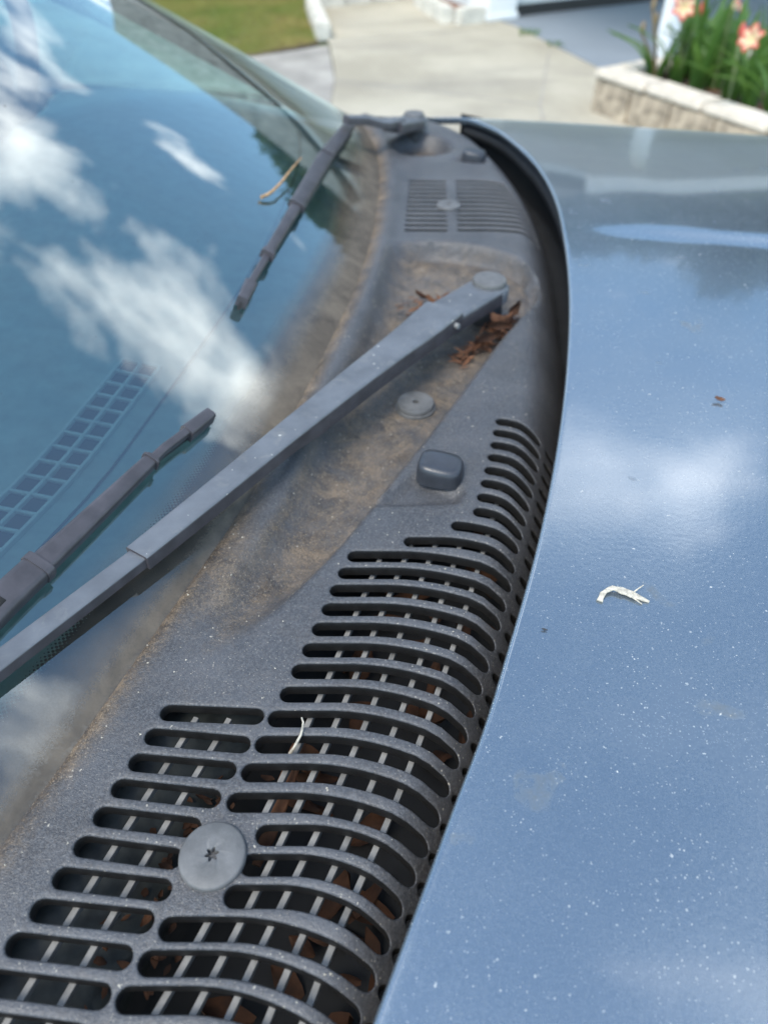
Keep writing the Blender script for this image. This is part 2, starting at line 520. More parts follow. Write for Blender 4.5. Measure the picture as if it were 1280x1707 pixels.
def leaf_mat(name, c0, c1, trans=0.25, scale=8):
    m, nt, b = new_mat(name)
    v = coords(nt)
    L(nt, mixc(nt, ramp(nt, noise(nt, scale, 3, 0.6, v), 0.3, 0.7), c0, c1), b.inputs['Base Color'])
    b.inputs['Roughness'].default_value = 0.9 if 'leaf' in name and 'strap' not in name else 0.5
    td = nt.nodes.new('ShaderNodeBsdfTranslucent'); td.inputs[0].default_value = (*[min(1, x * 1.6) for x in c1], 1)
    mx = nt.nodes.new('ShaderNodeMixShader'); mx.inputs[0].default_value = trans
    out = [n for n in nt.nodes if n.type == 'OUTPUT_MATERIAL'][0]
    L(nt, b.outputs[0], mx.inputs[1]); L(nt, td.outputs[0], mx.inputs[2]); L(nt, mx.outputs[0], out.inputs[0])
    M[name] = m
leaf_mat('tree_leaf', (0.035, 0.055, 0.02), (0.08, 0.115, 0.04), 0.2, 2)
leaf_mat('grass_blade', (0.13, 0.225, 0.03), (0.40, 0.33, 0.11), 0.2, 1.7)
leaf_mat('strap_leaf', (0.045, 0.11, 0.022), (0.10, 0.20, 0.035), 0.3, 14)
leaf_mat('withered', (0.20, 0.14, 0.07), (0.34, 0.25, 0.14), 0.2, 20)
leaf_mat('dead_leaf', (0.085, 0.034, 0.018), (0.22, 0.105, 0.055), 0.15, 90)
leaf_mat('dark_leaf', (0.020, 0.009, 0.005), (0.085, 0.034, 0.014), 0.1, 60)  # darker browns than dead_leaf
leaf_mat('petal_red', (0.62, 0.085, 0.07), (0.78, 0.19, 0.15), 0.3, 20)
leaf_mat('petal_pale', (0.85, 0.62, 0.36), (0.88, 0.78, 0.52), 0.3, 20)
leaf_mat('stalk_green', (0.16, 0.22, 0.09), (0.22, 0.28, 0.12), 0.1, 20)
plain('twig', (0.36, 0.22, 0.11), 0.8, 0, 0.4, 150)
plain('pale_fibre', (0.44, 0.40, 0.325), 0.8, 0, 0.35, 350, 0.5, 600, 0.001)

# ------------------------------------------------------------------ the car: guiding curves (metres; +X is roughly the car's nose, +Y its far side)
YAW = math.radians(8.5)
FX, FY = math.cos(YAW), -math.sin(YAW)      # car forward
ZG = 1.015                                  # level of the cowl grille
ZH = 1.040                                  # level of the bonnet's rear edge
BASE_Y = [-.30,-.10,.05,.155,.20,.25,.307,.357,.408,.516,.648,.751,.894,.99,1.103,1.208,1.312,1.395,1.46]
BASE_X = [-.41,-.312,-.244,-.202,-.1855,-.168,-.148,-.1305,-.1135,-.0885,-.0605,-.0405,-.0215,-.0145,-.0106,-.0142,-.0283,-.0477,-.075]
EDGE = [(-.26,-.50),(-.135,-.25),(-.070,-.10),(-.005,.067),(.017,.117),(.037,.163),(.052,.196),(.076,.259),(.101,.328),(.134,.436),
        (.1686,.5745),(.1964,.716),(.2137,.8394),(.2268,.9993),(.2221,1.127),(.2079,1.2186),(.1812,1.3175),(.1461,1.377),(.1068,1.4156),(.0644,1.4300)]

def spl(xs, ys):
    xs = np.array(xs, float); ys = np.array(ys, float)
    h = np.diff(xs); d = np.diff(ys) / h
    m = np.zeros(len(xs)); m[1:-1] = (d[:-1] * h[1:] + d[1:] * h[:-1]) / (h[1:] + h[:-1]); m[0] = d[0]; m[-1] = d[-1]
    def f(x):
        x = np.asarray(x, float); i = np.clip(np.searchsorted(xs, x) - 1, 0, len(h) - 1)
        t = np.clip((x - xs[i]) / h[i], -.5, 1.5)
        return ((1 + 2 * t) * (1 - t) ** 2 * ys[i] + t * (1 - t) ** 2 * h[i] * m[i] + t * t * (3 - 2 * t) * ys[i + 1] + t * t * (t - 1) * h[i] * m[i + 1])
    return f
base_x = spl(BASE_Y, BASE_X)
_ea = np.array(EDGE)
_es = np.r_[0, np.cumsum(np.linalg.norm(np.diff(_ea, axis=0), axis=1))]
_ex, _ey = spl(_es, _ea[:, 0]), spl(_es, _ea[:, 1])
_dense = np.linspace(0, _es[-1], 1200)
_dX, _dY = _ex(_dense), _ey(_dense)
def edge_x(y):
    return np.interp(y, _dY, _dX)
RAKE = .52
def glass_point(yb, u, lift=0.0):
    return (float(base_x(yb)) - FX * u, yb - FY * u, ZG + RAKE * u - .05 * u * u + lift)
def sstep(a, b, x):
    t = np.clip((np.asarray(x, float) - a) / (b - a), 0, 1)
    return t * t * (3 - 2 * t)
def poly_sd(P, X, Y):
    """Signed distance to a closed polygon, positive inside."""
    P = np.array(P, float); Q = np.roll(P, -1, 0)
    d = np.full(X.shape, 9.0); inside = np.zeros(X.shape, bool)
    for (ax, ay), (bx, by) in zip(P, Q):
        ex, ey = bx - ax, by - ay
        t = np.clip(((X - ax) * ex + (Y - ay) * ey) / (ex * ex + ey * ey), 0, 1)
        d = np.minimum(d, np.hypot(X - ax - t * ex, Y - ay - t * ey))
        c = ((ay > Y) != (by > Y))
        with np.errstate(divide='ignore', invalid='ignore'):
            xi = ax + (Y - ay) * ex / (ey if ey != 0 else 1e-9)
        inside ^= c & (X < xi)
    return np.where(inside, d, -d)
def smooth_poly(pts, n=6):
    P = np.array(pts, float); out = []
    k = len(P)
    for i in range(k):
        p0, p1, p2, p3 = P[i - 1], P[i], P[(i + 1) % k], P[(i + 2) % k]
        for t in np.linspace(0, 1, n, endpoint=False):
            out.append(.5 * ((2 * p1) + (-p0 + p2) * t + (2 * p0 - 5 * p1 + 4 * p2 - p3) * t * t + (-p0 + 3 * p1 - 3 * p2 + p3) * t ** 3))
    return np.array(out)

BASIN = smooth_poly([(.000,.862),(.035,.888),(.095,.886),(.150,.857),(.180,.805),(.172,.745),(.124,.66),(.083,.58),(.042,.50),(.012,.445),
                     (-.018,.388),(-.050,.335),(-.085,.288),(-.118,.262),(-.118,.300),(-.098,.360),(-.078,.42),(-.058,.52),(-.030,.64),(-.012,.75)])
RAMP = [(-.012,.405),(.026,.448),(.066,.425),(.060,.408)]
RAMP2 = [(.10,1.185),(.128,1.215),(.165,1.20),(.16,1.175)]
CUP = (.062, 1.262)

def seam_gap(Y):
    """How far the panel stops short of the bonnet: widening towards the far corner."""
    return .014 * sstep(.45, .85, Y) + .011 * sstep(.85, 1.25, Y)

def cowl_h(X, Y):
    """Height of the cowl's top skin (vectorised)."""
    X = np.asarray(X, float); Y = np.asarray(Y, float)
    w = edge_x(Y) - X
    gap = seam_gap(Y)
    z = np.full(X.shape, ZG)
    z -= .030 * np.clip((.038 - (w - gap * .8)) / .038, 0, 1.45) ** 2
    # wiper basin: steep on the grille side, easy on the glass side
    sd = poly_sd(BASIN, X, Y)
    v = (X - base_x(Y)) * FX                                    # distance ahead of the glass
    soft = sstep(.02, .075, v)
    front = sstep(-.001, .009, sd); rear = sstep(-.004, .045, sd)
    deep = (front * soft + rear * (1 - soft)) * sstep(.27, .40, Y)
    z -= .023 * deep
    z -= .006 * sstep(.25, .33, Y) * (1 - sstep(.33, .42, Y)) * sstep(-.004, .02, sd)
    # lip that stands up beside the glass and tucks under it
    z += .0055 * np.exp(-((v - .022) / .010) ** 2) * sstep(.28, .5, Y) - .004 * np.exp(-(v / .006) ** 2)
    # spray channel in front of each washer jet
    for P in (RAMP, RAMP2):
        z -= .0075 * sstep(-.0005, .0075, poly_sd(P, X, Y))
    # cup round the far wiper spindle
    r = np.hypot(X - CUP[0], Y - CUP[1])
    z -= .022 * (1 - sstep(.034, .056, r))
    return z

def basin_dirt(X, Y):
    sd = poly_sd(BASIN, X, Y)
    v = (X - base_x(Y)) * FX
    d = .95 * sstep(-.004, .022, sd)
    d = np.maximum(d, 1.45 * np.exp(-((v - .003) / .013) ** 2) * sstep(.06, .2, Y))
    d = np.maximum(d, 1.0 * np.exp(-((sd - .005) / .0055) ** 2) * sstep(.28, .4, Y) * (1 - .6 * sstep(.66, .76, Y)))
    d = np.maximum(d, .9 * np.exp(-(((X + .112) / .03) ** 2 + ((Y - .335) / .045) ** 2)))
    d = np.maximum(d, .85 * (1 - sstep(.02, .05, np.hypot(X - CUP[0], Y - CUP[1]))))
    d = np.maximum(d, .10)
    # dirt thinned along the narrow channel just ahead of the glass
    d *= 1 - .65 * np.exp(-((v - .036) / .012) ** 2) * sstep(.4, .55, Y)
    return np.clip(d, 0, 1.5)

# ---- slots: (left end, right end) of each opening's middle line
RL = [(-.021,.353),(-.027,.337),(-.032,.321),(-.0365,.3045),(-.042,.288),(-.047,.2715),(-.0525,.2555),(-.058,.239),(-.0635,.2225),(-.069,.206),
      (-.0745,.189),(-.080,.172),(-.062,.1545),(-.068,.1395),(-.074,.1245),(-.103,.110),(-.1095,.0955),(-.116,.081),(-.122,.0655),(-.129,.050)]
RR = [(.086,.335),(.080,.3175),(.0745,.3015),(.069,.285),(.063,.2685),(.057,.252),(.051,.236),(.045,.219),(.0388,.203),(.032,.1865),
      (.0256,.170),(.0185,.154),(.0112,.139),(.004,.1235),(-.0025,.108),(-.0095,.0925),(-.0162,.077),(-.023,.0615),(-.030,.046),(-.037,.0305)]
LL = [(-.1284,.2265),(-.1340,.2109),(-.1393,.195),(-.1450,.1799),(-.1504,.1643),(-.156,.1487),(-.1619,.1331),(-.1680,.1182),(-.1744,.1033),(-.181,.088),(-.1875,.0725),(-.194,.057)]
LR = [(-.0768,.2241),(-.0824,.206),(-.0883,.1903),(-.0943,.1742),(-.1024,.1586),(-.1092,.1427),(-.1114,.1277),(-.1169,.1134),(-.1234,.098),(-.1294,.0825),(-.136,.067),(-.1425,.0515)]
SL = [(.104,.514),(.100,.498),(.096,.481),(.092,.4645),(.0875,.448),(.083,.432),(.0785,.4155),(.074,.399),(.056,.384),(.020,.3675)]
SR = [(.133,.500),(.1298,.4835),(.1258,.4665),(.121,.4495),(.1162,.4335),(.111,.417),(.106,.4005),(.101,.385),(.096,.3705),(.091,.352)]
slots = []
def add_slot(a, b, kind, hw):
    u = np.linspace(0, 1, 13)
    x = a[0] + (b[0] - a[0]) * u
    if kind == 'R': g = np.clip((u - .30) / .70, 0, 1) ** 1.9
    elif kind == 'S': g = u ** 1.5
    else: g = u
    y = a[1] + (b[1] - a[1]) * g
    slots.append((np.stack([x, y], 1), hw))
for a, b_ in zip(RL, RR): add_slot(a, b_, 'R', .0055)
for a, b_ in zip(LL, LR): add_slot(a, b_, 'L', .0054)
for i, (a, b_) in enumerate(zip(SL, SR)): add_slot(a, b_, 'S' if i < 9 else 'R', .0053)
for k in range(12):                                            # far grille, same pitch
    y = .926 + .0158 * k
    t = k / 11
    add_slot((.030 + .010 * t, y), (.079 + .009 * t, y - .001), 'L', .0041)
    add_slot((.0985 + .010 * t, y), (.198 - .004 * t - .02 * t * t, y - .013), 'R', .0041)
for a, b_ in list(zip(RL, RR)) + list(zip(SL, SR)):            # row of short openings tucked under the bonnet's edge
    y = b_[1] - .004
    x = float(edge_x(y))
    slots.append((np.stack([np.linspace(x - .0035, x + .008, 5), np.linspace(y, y - .002, 5)], 1), .0036))

def outline(path, r, ncap=7):
    t = np.gradient(path, axis=0); t /= np.linalg.norm(t, axis=1)[:, None]
    n = np.stack([-t[:, 1], t[:, 0]], 1)
    left = path + n * r; right = path - n * r
    def cap(c, a0):
        th = a0 - np.linspace(0, math.pi, ncap + 2)[1:-1]
        return c + r * np.stack([np.cos(th), np.sin(th)], 1)
    aend = math.atan2(n[-1, 1], n[-1, 0]); abeg = math.atan2(-n[0, 1], -n[0, 0])
    return np.vstack([left, cap(path[-1], aend), right[::-1], cap(path[0], abeg)])

car = empty('parked_car', (0, 0, 0))
tag(car, 'blue-grey car with dusty bonnet, weathered black cowl grille and parked wipers', 'car')

def build_cowl():
    FIL = .0011
    pts, edges, ring0 = [], [], []
    depth = []
    def loop(P, dz):
        s = len(pts)
        for p in P:
            pts.append((float(p[0]), float(p[1]))); depth.append(dz)
        n = len(P)
        edges.extend([(s + i, s + (i + 1) % n) for i in range(n)])
        return list(range(s, s + n))
    for path, hw in slots:
        loop(outline(path, hw + FIL), 0.0)
        loop(outline(path, hw + FIL * .45), -FIL * .20)
        ring0.append(loop(outline(path, hw), -FIL))
    # border of the panel
    y0, y1 = -.16, 1.425
    ys = np.linspace(y0, y1, 190)
    rear = np.stack([base_x(ys) + .0015, ys], 1)
    fy = np.linspace(y1, y0, 190)
    front = np.stack([edge_x(fy) + .016 - seam_gap(fy) * 1.35, fy], 1)
    border = np.vstack([rear, front])
    loop(border, 0.0)
    # body points
    gx, gy = [], []
    y = y0 + .004; row = 0
    while y < y1 - .003:
        st = .0048 if -.02 < y < .93 else .0075
        xa, xb = float(base_x(y)) + .004, float(edge_x(y)) + .013 - 1.35 * float(seam_gap(y))
        xs = np.arange(xa + (st / 2 if row % 2 else 0), xb, st)
        gx.append(xs); gy.append(np.full(len(xs), y))
        y += st * .87; row += 1
    G = np.stack([np.concatenate(gx), np.concatenate(gy)], 1)
    keep = np.ones(len(G), bool)
    for path, hw in slots:
        lo, hi = path.min(0) - .01, path.max(0) + .01
        sel = np.where(keep & (G[:, 0] > lo[0]) & (G[:, 0] < hi[0]) & (G[:, 1] > lo[1]) & (G[:, 1] < hi[1]))[0]
        if len(sel):
            d = np.min(np.linalg.norm(G[sel, None, :] - resample(path, 40)[None], axis=2), axis=1)
            keep[sel[d < hw + FIL + .0016]] = False
    G = G[keep]
    pts += [tuple(map(float, p)) for p in G]; depth += [0.0] * len(G)
    V2, E2, F2, ov, oe, of = delaunay_2d_cdt([Vector(p) for p in pts], edges, [], 0, 1e-7, True)
    XY = np.array([(p.x, p.y) for p in V2])
    dz = np.zeros(len(XY)); newid = {}
    for i, src in enumerate(ov):
        for s in src:
            newid[s] = i
            dz[i] = min(dz[i], depth[s])
    tri = np.array([f for f in F2 if len(f) == 3])
    C = XY[tri].mean(1)
    ok = poly_sd(border[::4], C[:, 0], C[:, 1]) > -2e-4
    for path, hw in slots:
        lo, hi = path.min(0) - .006, path.max(0) + .006
        sel = np.where(ok & (C[:, 0] > lo[0]) & (C[:, 0] < hi[0]) & (C[:, 1] > lo[1]) & (C[:, 1] < hi[1]))[0]
        if len(sel):
            ok[sel] &= poly_sd(outline(path, hw), C[sel, 0], C[sel, 1]) < 0
    tri = tri[ok]
    Z = cowl_h(XY[:, 0], XY[:, 1]) + dz
    V = [tuple(v_) for v_ in np.column_stack([XY, Z])]
    F = [tuple(t) for t in tri]
    nskin = len(F)
    for (path, hw), ids in zip(slots, ring0):
        ids = [newid[i] for i in ids]
        c = path.mean(0); n = len(ids)
        prev = ids
        for dd, sh in ((.0035, .0002), (.0075, .0004)):
            inner = outline(path, hw - sh)
            cur = []
            for q, i in zip(inner, ids):
                cur.append(len(V)); V.append((float(q[0]), float(q[1]), V[i][2] - dd))
            for k in range(n):
                k2 = (k + 1) % n
                F.append((prev[k], cur[k], cur[k2], prev[k2]))
            prev = cur
        outer = outline(path, hw + .0016)
        cur = []
        for q, i in zip(outer, ids):
            cur.append(len(V)); V.append((float(q[0]), float(q[1]), V[i][2] - .0075))
        for k in range(n):
            k2 = (k + 1) % n
            F.append((prev[k], cur[k], cur[k2], prev[k2]))
    o = mesh('cowl_panel', V, F, M['cowl'], car)
    me = o.data
    me.materials.append(M['slot_wall_dark'])
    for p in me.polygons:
        if p.index >= nskin: p.material_index = 1  # slot walls coloured near-black to deepen the shade inside the openings
    bm = bmesh.new(); bm.from_mesh(me)
    bmesh.ops.recalc_face_normals(bm, faces=bm.faces[:])
    up = sum(f.normal.z * f.calc_area() for f in bm.faces)
    if up < 0: bmesh.ops.reverse_faces(bm, faces=bm.faces[:])
    for e in bm.edges:
        if len(e.link_faces) == 2 and e.calc_face_angle(0) > 1.1: e.smooth = False
    bm.to_mesh(me); bm.free()
    co = np.empty(len(me.vertices) * 3); me.vertices.foreach_get('co', co); co = co.reshape(-1, 3)
    a = me.attributes.new('dirt', 'FLOAT', 'POINT')
    a.data.foreach_set('value', basin_dirt(co[:, 0], co[:, 1]).astype(np.float32))
    return o
cowl = build_cowl()

# ---- bonnet: rolled rear edge, gentle crown, a crease rising out of the far third
def hood_z(X, Y, q):
    z = ZH - .030 * np.clip(Y - .62, 0, 9) ** 2 - .012 * np.clip(.25 - Y, 0, 9) ** 2
    z = z - .010 * q - .022 * q * q
    # crease: small step up towards the far side, fading out towards the windscreen
    along = sstep(.0, .16, q)
    yc = .872 - .149 * (X - .255)
    z = z + .0036 * along * sstep(-.0080, .0080, Y - yc) - .0036 * along * sstep(.0, .55, Y - yc)
    return z
def build_hood():
    s = np.r_[np.linspace(0, _es[-1] * .93, 150), np.linspace(_es[-1] * .932, _es[-1], 30)]
    q = np.r_[0, .0005, .001, .0016, .0024, .0034, .006, .009, .014, .022, .032, .045, .06, np.linspace(.08, 1.15, 62)]
    ex, ey = _ex(s), _ey(s)
    X = ex[:, None] + FX * q[None]; Y = ey[:, None] + FY * q[None]
    Z = hood_z(X, Y, q[None] + 0 * X)
    # rolled edge (rear and far side)
    roll = lambda d: -.0018 * np.clip(1 - d / .0030, 0, 1) ** 2.2
    Z = Z + roll(q[None])
    far = np.linspace(s[-1], s[0], 1)
    Lp = X * -FY + Y * FX                                     # lateral coordinate
    dfar = Lp[-1:, :] - Lp
    Z = Z + -.010 * np.clip(1 - dfar / .05, 0, 1) ** 2
    nu, nv = X.shape
    V = np.stack([X, Y, Z], 2).reshape(-1, 3).tolist()
    F = grid_faces(nu, nv, True)
    def skirt(ids, dx, dz):
        n0 = len(V)
        for (ddx, ddz) in ((dx * .1, dz * .5), (dx * .6, dz), (dx * 3.0, dz)):
            for i in ids:
                p = V[i]; V.append([p[0] + FX * ddx, p[1] + FY * ddx, p[2] + ddz])
        m_ = len(ids); rows = [ids] + [list(range(n0 + k * m_, n0 + (k + 1) * m_)) for k in range(3)]
        for a_, b_ in zip(rows[:-1], rows[1:]):
            for i in range(m_ - 1):
                F.append((a_[i], b_[i], b_[i + 1], a_[i + 1]))
    skirt([i * nv for i in range(nu)], .006, -.009)
    o = mesh('bonnet', V, F, M['paint'], car)
    bm = bmesh.new(); bm.from_mesh(o.data)
    bmesh.ops.recalc_face_normals(bm, faces=bm.faces[:])
    if sum(f.normal.z * f.calc_area() for f in bm.faces) < 0: bmesh.ops.reverse_faces(bm, faces=bm.faces[:])
    bm.to_mesh(o.data); bm.free()
    return o
hood = build_hood()

# far wing beside the bonnet, from the screen pillar to the nose
def build_wing():
    q = np.linspace(-.16, 1.15, 60); prof = [(0, -.004), (.012, 0), (.035, -.004), (.06, -.016), (.082, -.045), (.092, -.10), (.10, -.35), (.09, -.62)]
    c = np.array(EDGE[-1]); V = []
    for a in q:
        px, py = c[0] + FX * a, c[1] + FY * a
        z = 1.002 - .05 * sstep(-.02, .10, a) - .010 * max(a, 0) - .022 * max(a, 0) ** 2
        for d, dz in prof:
            V.append((px - FY * (d + .006), py + FX * (d + .006), z + dz))
    mesh('front_wing', V, grid_faces(len(q), len(prof)), M['paint'], car)
build_wing()

# bonnet seal in the gap under the rear edge
sy = np.linspace(-.15, 1.40, 120)
tube('bonnet_seal', [(float(edge_x(y)) + .022, y, ZG - .018) for y in sy], .011, M['seal_rubber'], car, 8)
# inner bulkhead: closes the engine bay under the bonnet
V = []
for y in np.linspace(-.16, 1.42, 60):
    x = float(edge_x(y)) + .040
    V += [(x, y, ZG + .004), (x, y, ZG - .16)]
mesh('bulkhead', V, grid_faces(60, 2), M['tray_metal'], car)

# plenum beneath the grille
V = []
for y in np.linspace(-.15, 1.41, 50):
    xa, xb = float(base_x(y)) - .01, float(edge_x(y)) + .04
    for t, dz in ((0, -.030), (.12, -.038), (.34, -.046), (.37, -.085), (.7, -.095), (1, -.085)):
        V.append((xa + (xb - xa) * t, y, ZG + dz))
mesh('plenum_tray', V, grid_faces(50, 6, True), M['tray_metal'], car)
V = []
for y in np.linspace(-.05, .26, 30):
    xa = -.168 + .36 * (y - .16)
    for d, dz in ((-.020, -.022), (0, -.024), (.024, -.027), (.028, -.034), (.055, -.036), (.060, -.060)):
        V.append((xa + d, y, ZG + dz + .001 * math.sin(y * 170 + d * 60)))
mesh('drain_channel', V, grid_faces(30, 6, True), M['ledge_plastic'], car)

# mesh ribs hanging under the slots, each a strip of its own
def rib(P):
    P = resample(P, 26)
    P = [(p[0], p[1], p[2]) for p in P]
    return sweep('rib', P, [.0034] * 26, [.0045] * 26, M['rib_plastic'], cowl, bev=.12)
ZR = ZG - .0125
rb = [[(-.129,.030),(-.0904,.111),(-.0649,.1745),(-.0031,.3613)],
      [(-.112,.025),(-.0747,.1089),(-.0487,.1735),(.0147,.3595),(.026,.392)],
      [(-.094,.020),(-.0592,.1076),(-.0319,.1715),(.0324,.3571),(.044,.391)],
      [(-.075,.015),(-.0424,.105),(-.0146,.1688),(.0508,.3541),(.0615,.388)],
      [(-.058,.012),(-.0271,.1019),(.0016,.1658),(.0686,.3506),(.0893,.4177),(.118,.5198)]]
for P in rb:
    f = spl([p[1] for p in P], [p[0] for p in P])
    rib([(float(f(y)), y, ZR) for y in np.linspace(P[0][1], P[-1][1], 30)])
for a, b_ in (((-.187,.036), (-.1151,.2303)), ((-.168,.033), (-.0948,.2295))):
    rib([(a[0], a[1], ZR), ((a[0] + b_[0]) / 2 - .001, (a[1] + b_[1]) / 2, ZR), (b_[0], b_[1], ZR)])
for i in range(5):
    x0 = (.045, .066, .118, .137, .156)[i]
    rib([(x0 - .004, .915, ZR), (x0 + .004, 1.112, ZR)])

# screw caps with a six-lobed socket
def screw_cap(x, y, r, z=None):
    z = float(cowl_h(x, y)) if z is None else z
    V, F = [], []
    seg = 48
    prof = [(r * 1.0, -.001), (r * 1.0, .0018), (r * .975, .0028), (r * .92, .0033), (r * .55, .0037)]
    for rr, h in prof:
        for j in range(seg):
            a = 2 * math.pi * j / seg
            V.append((x + rr * math.cos(a), y + rr * math.sin(a), z + h))
    def star(a): return r * (.165 + .050 * math.cos(6 * a))
    for h, k in ((.0037, 1.12), (.0034, 1.0), (-.002, .95)):
        for j in range(seg):
            a = 2 * math.pi * j / seg
            V.append((x + star(a) * k * math.cos(a + .3), y + star(a) * k * math.sin(a + .3), z + h))
    for i in range(7):
        for j in range(seg):
            j2 = (j + 1) % seg
            F.append((i * seg + j, i * seg + j2, (i + 1) * seg + j2, (i + 1) * seg + j))
    F.append(tuple(7 * seg + j for j in range(seg)))
    return auto_smooth(mesh('screw_cap', V, F, M['cap_plastic'], cowl), 50)
screw_cap(-.0879, .1433, .0172)
screw_cap(.0885, 1.004, .0165)

# push-in clip on its pedestal in the basin
def clip(x, y):
    z = float(cowl_h(x, y))
    V, F = lathe_data([(.0195, -.002), (.0190, .0025), (.0180, .0030), (.0178, .0066), (.0170, .0076), (.0050, .0082), (.0030, .0078), (.0026, .003)], 40, (x, y, z))
    auto_smooth(mesh('push_clip', V, F, M['cap_plastic'], cowl), 45)
clip(.0300, .566)

# washer jets: rounded moulded humps, steep towards the glass
def jet(x, y, ang):
    z = float(cowl_h(x, y)) - .001
    V = []
    n = 22
    levels = [(1.03, -.001), (1.0, .0035), (.985, .0095), (.95, .0125), (.86, .0146), (.6, .0152), (.2, .0154)]
    ca, sa = math.cos(ang), math.sin(ang)
    for k, h in levels:
        for j in range(n):
            t = 2 * math.pi * j / n
            c_, s_ = math.cos(t), math.sin(t)
            px = .0185 * k * math.copysign(abs(c_) ** .55, c_)
            py = .0150 * k * math.copysign(abs(s_) ** .55, s_)
            hh = h * (1 - .10 * (px / .0185))
            V.append((x + ca * px - sa * py, y + sa * px + ca * py, z + hh))
    F = []
    for i in range(len(levels) - 1):
        for j in range(n):
            j2 = (j + 1) % n
            F.append((i * n + j, i * n + j2, (i + 1) * n + j2, (i + 1) * n + j))
    F.append(tuple((len(levels) - 1) * n + j for j in range(n)))
    wj = auto_smooth(mesh('washer_jet', V, F, M['jet_plastic'], cowl), 60)
jet(.0455, .4430, -.25)
jet(.1415, 1.205, -.25)

# ---- windscreen
def build_glass():
    ys = np.linspace(-.16, 1.40, 110); us = np.r_[-.006, 0, np.linspace(.012, .10, 8), np.linspace(.12, 1.15, 52)]
    V, silt = [], []
    for y in ys:
        for u in us:
            inset = .18 * max(u, 0)
            yy = y + (.62 - y) * inset * .9 if u > 0 else y
            p = glass_point(yy, u)
            V.append(p)
            silt.append(.9 * math.exp(-((u - .000) / .010) ** 2) + .34 * (1 - float(sstep(.030, .048, u))) + float(sstep(.40, .55, y)) * .62 * math.exp(-((u - .01) / .024) ** 2) + .06 * math.exp(-(u / .07) ** 2))
    o = mesh('windscreen', V, grid_faces(len(ys), len(us), False), M['windscreen_glass'], car)
    a = o.data.attributes.new('silt', 'FLOAT', 'POINT')
    a.data.foreach_set('value', np.array(silt, np.float32))
    # ceramic print on the inner face
    us2 = np.linspace(-.004, .048, 8); V = []; uvs = []
    s = 0.0; prev = None
    for y in np.linspace(-.16, 1.40, 120):
        b0 = np.array(glass_point(y, 0))
        if prev is not None: s += float(np.linalg.norm(b0 - prev))
        prev = b0
        for u in us2:
            p = glass_point(y + (.62 - y) * .16 * max(u, 0), u, -.0045); V.append(p); uvs.append((s, u * 1.127))
    f = mesh('ceramic_border', V, grid_faces(120, 8, True), M['frit'], o)
    ul = f.data.uv_layers.new(name='metres')
    for lp in f.data.loops:
        ul.data[lp.index].uv = uvs[lp.vertex_index]
    return o
glass = build_glass()

# ---- dashboard
def dash_z(y, u):
    z = ZG - .012 + .022 * float(sstep(.0, .3, u))
    z += .075 * math.exp(-((y - 1.02) / .33) ** 2 - ((u - .38) / .20) ** 2)
    z -= .34 * float(sstep(.56, .72, u))
    return z
ys = np.linspace(-.14, 1.44, 80); us = np.linspace(-.01, .74, 56); V = []
for y in ys:
    for u in us:
        p = glass_point(min(y, 1.40), u)
        V.append((p[0], y - FY * u, min(float(dash_z(y, u)), p[2] - .012)))
dash = mesh('dashboard', V, grid_faces(80, 56, True), M['dash_vinyl'], car)
def on_dash(y, u, lift):
    p = glass_point(y, u); return (p[0], p[1], float(dash_z(y, u)) + lift)
# defroster outlet: dark duct under a moulded lattice of square cells
y0, y1, nc = .08, .575, 27
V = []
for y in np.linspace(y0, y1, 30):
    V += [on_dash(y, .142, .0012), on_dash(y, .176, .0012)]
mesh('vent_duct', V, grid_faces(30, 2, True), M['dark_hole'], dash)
LV, LF = [], []
def add_bar(path, w, h):
    V_, F_ = sweep_data(path, [w] * len(path), [h] * len(path))
    n0 = len(LV); LV.extend(V_); LF.extend([tuple(i + n0 for i in f) for f in F_])
for u in (.141, .159, .177):
    add_bar([on_dash(y, u, .0045) for y in np.linspace(y0, y1, 26)], .0032, .004)
for k in range(nc + 1):
    y = y0 + (y1 - y0) * k / nc
    add_bar([on_dash(y, .142 + .0345 * t, .0042) for t in (0, .5, 1)], .0026, .0035)
mesh('vent_lattice', LV, LF, M['vent_lattice'], dash, smooth=False)
for yy, uu in ((.62, .135),):
    tube('dash_seam', [on_dash(y, .120, .001) for y in np.linspace(.0, 1.3, 40)], .0012, M['interior_dark'], dash, 5)

# ---- cabin: pillars, roof, far door with its window, steering wheel, seats, floor
def pillar(ysgn):
    P, W = [], []
    for u in np.linspace(-.03, 1.15, 20):
        inset = .18 * max(u, 0) * .9
        yy = (1.40 + (.62 - 1.40) * inset) if ysgn > 0 else (-.16 + (.62 + .16) * inset)
        p = glass_point(yy, u)
        P.append((p[0] - .002, p[1] - .004 * ysgn, p[2] - .006))
    sweep('windscreen_pillar', P, [.030] * 20, [.030] * 20, M['trim_black'], car, up=(.45, 0, .89), bev=.3)
pillar(1); pillar(-1)
def carpt(f, l, z):           # car frame: f along the car, l across it
    return (f * FX - l * FY, f * FY + l * FX, z)
def panel(name, pts, mat, thick=(0, 0, .02), parent=car):
    n = len(pts)
    V = [Vector(p) for p in pts] + [Vector(p) + Vector(thick) for p in pts]
    F = [tuple(range(n)), tuple(reversed(range(n, 2 * n)))] + [(i, (i + 1) % n + 0, (i + 1) % n + n, i + n) for i in range(n)]
    return mesh(name, V, F, mat, parent, smooth=False)
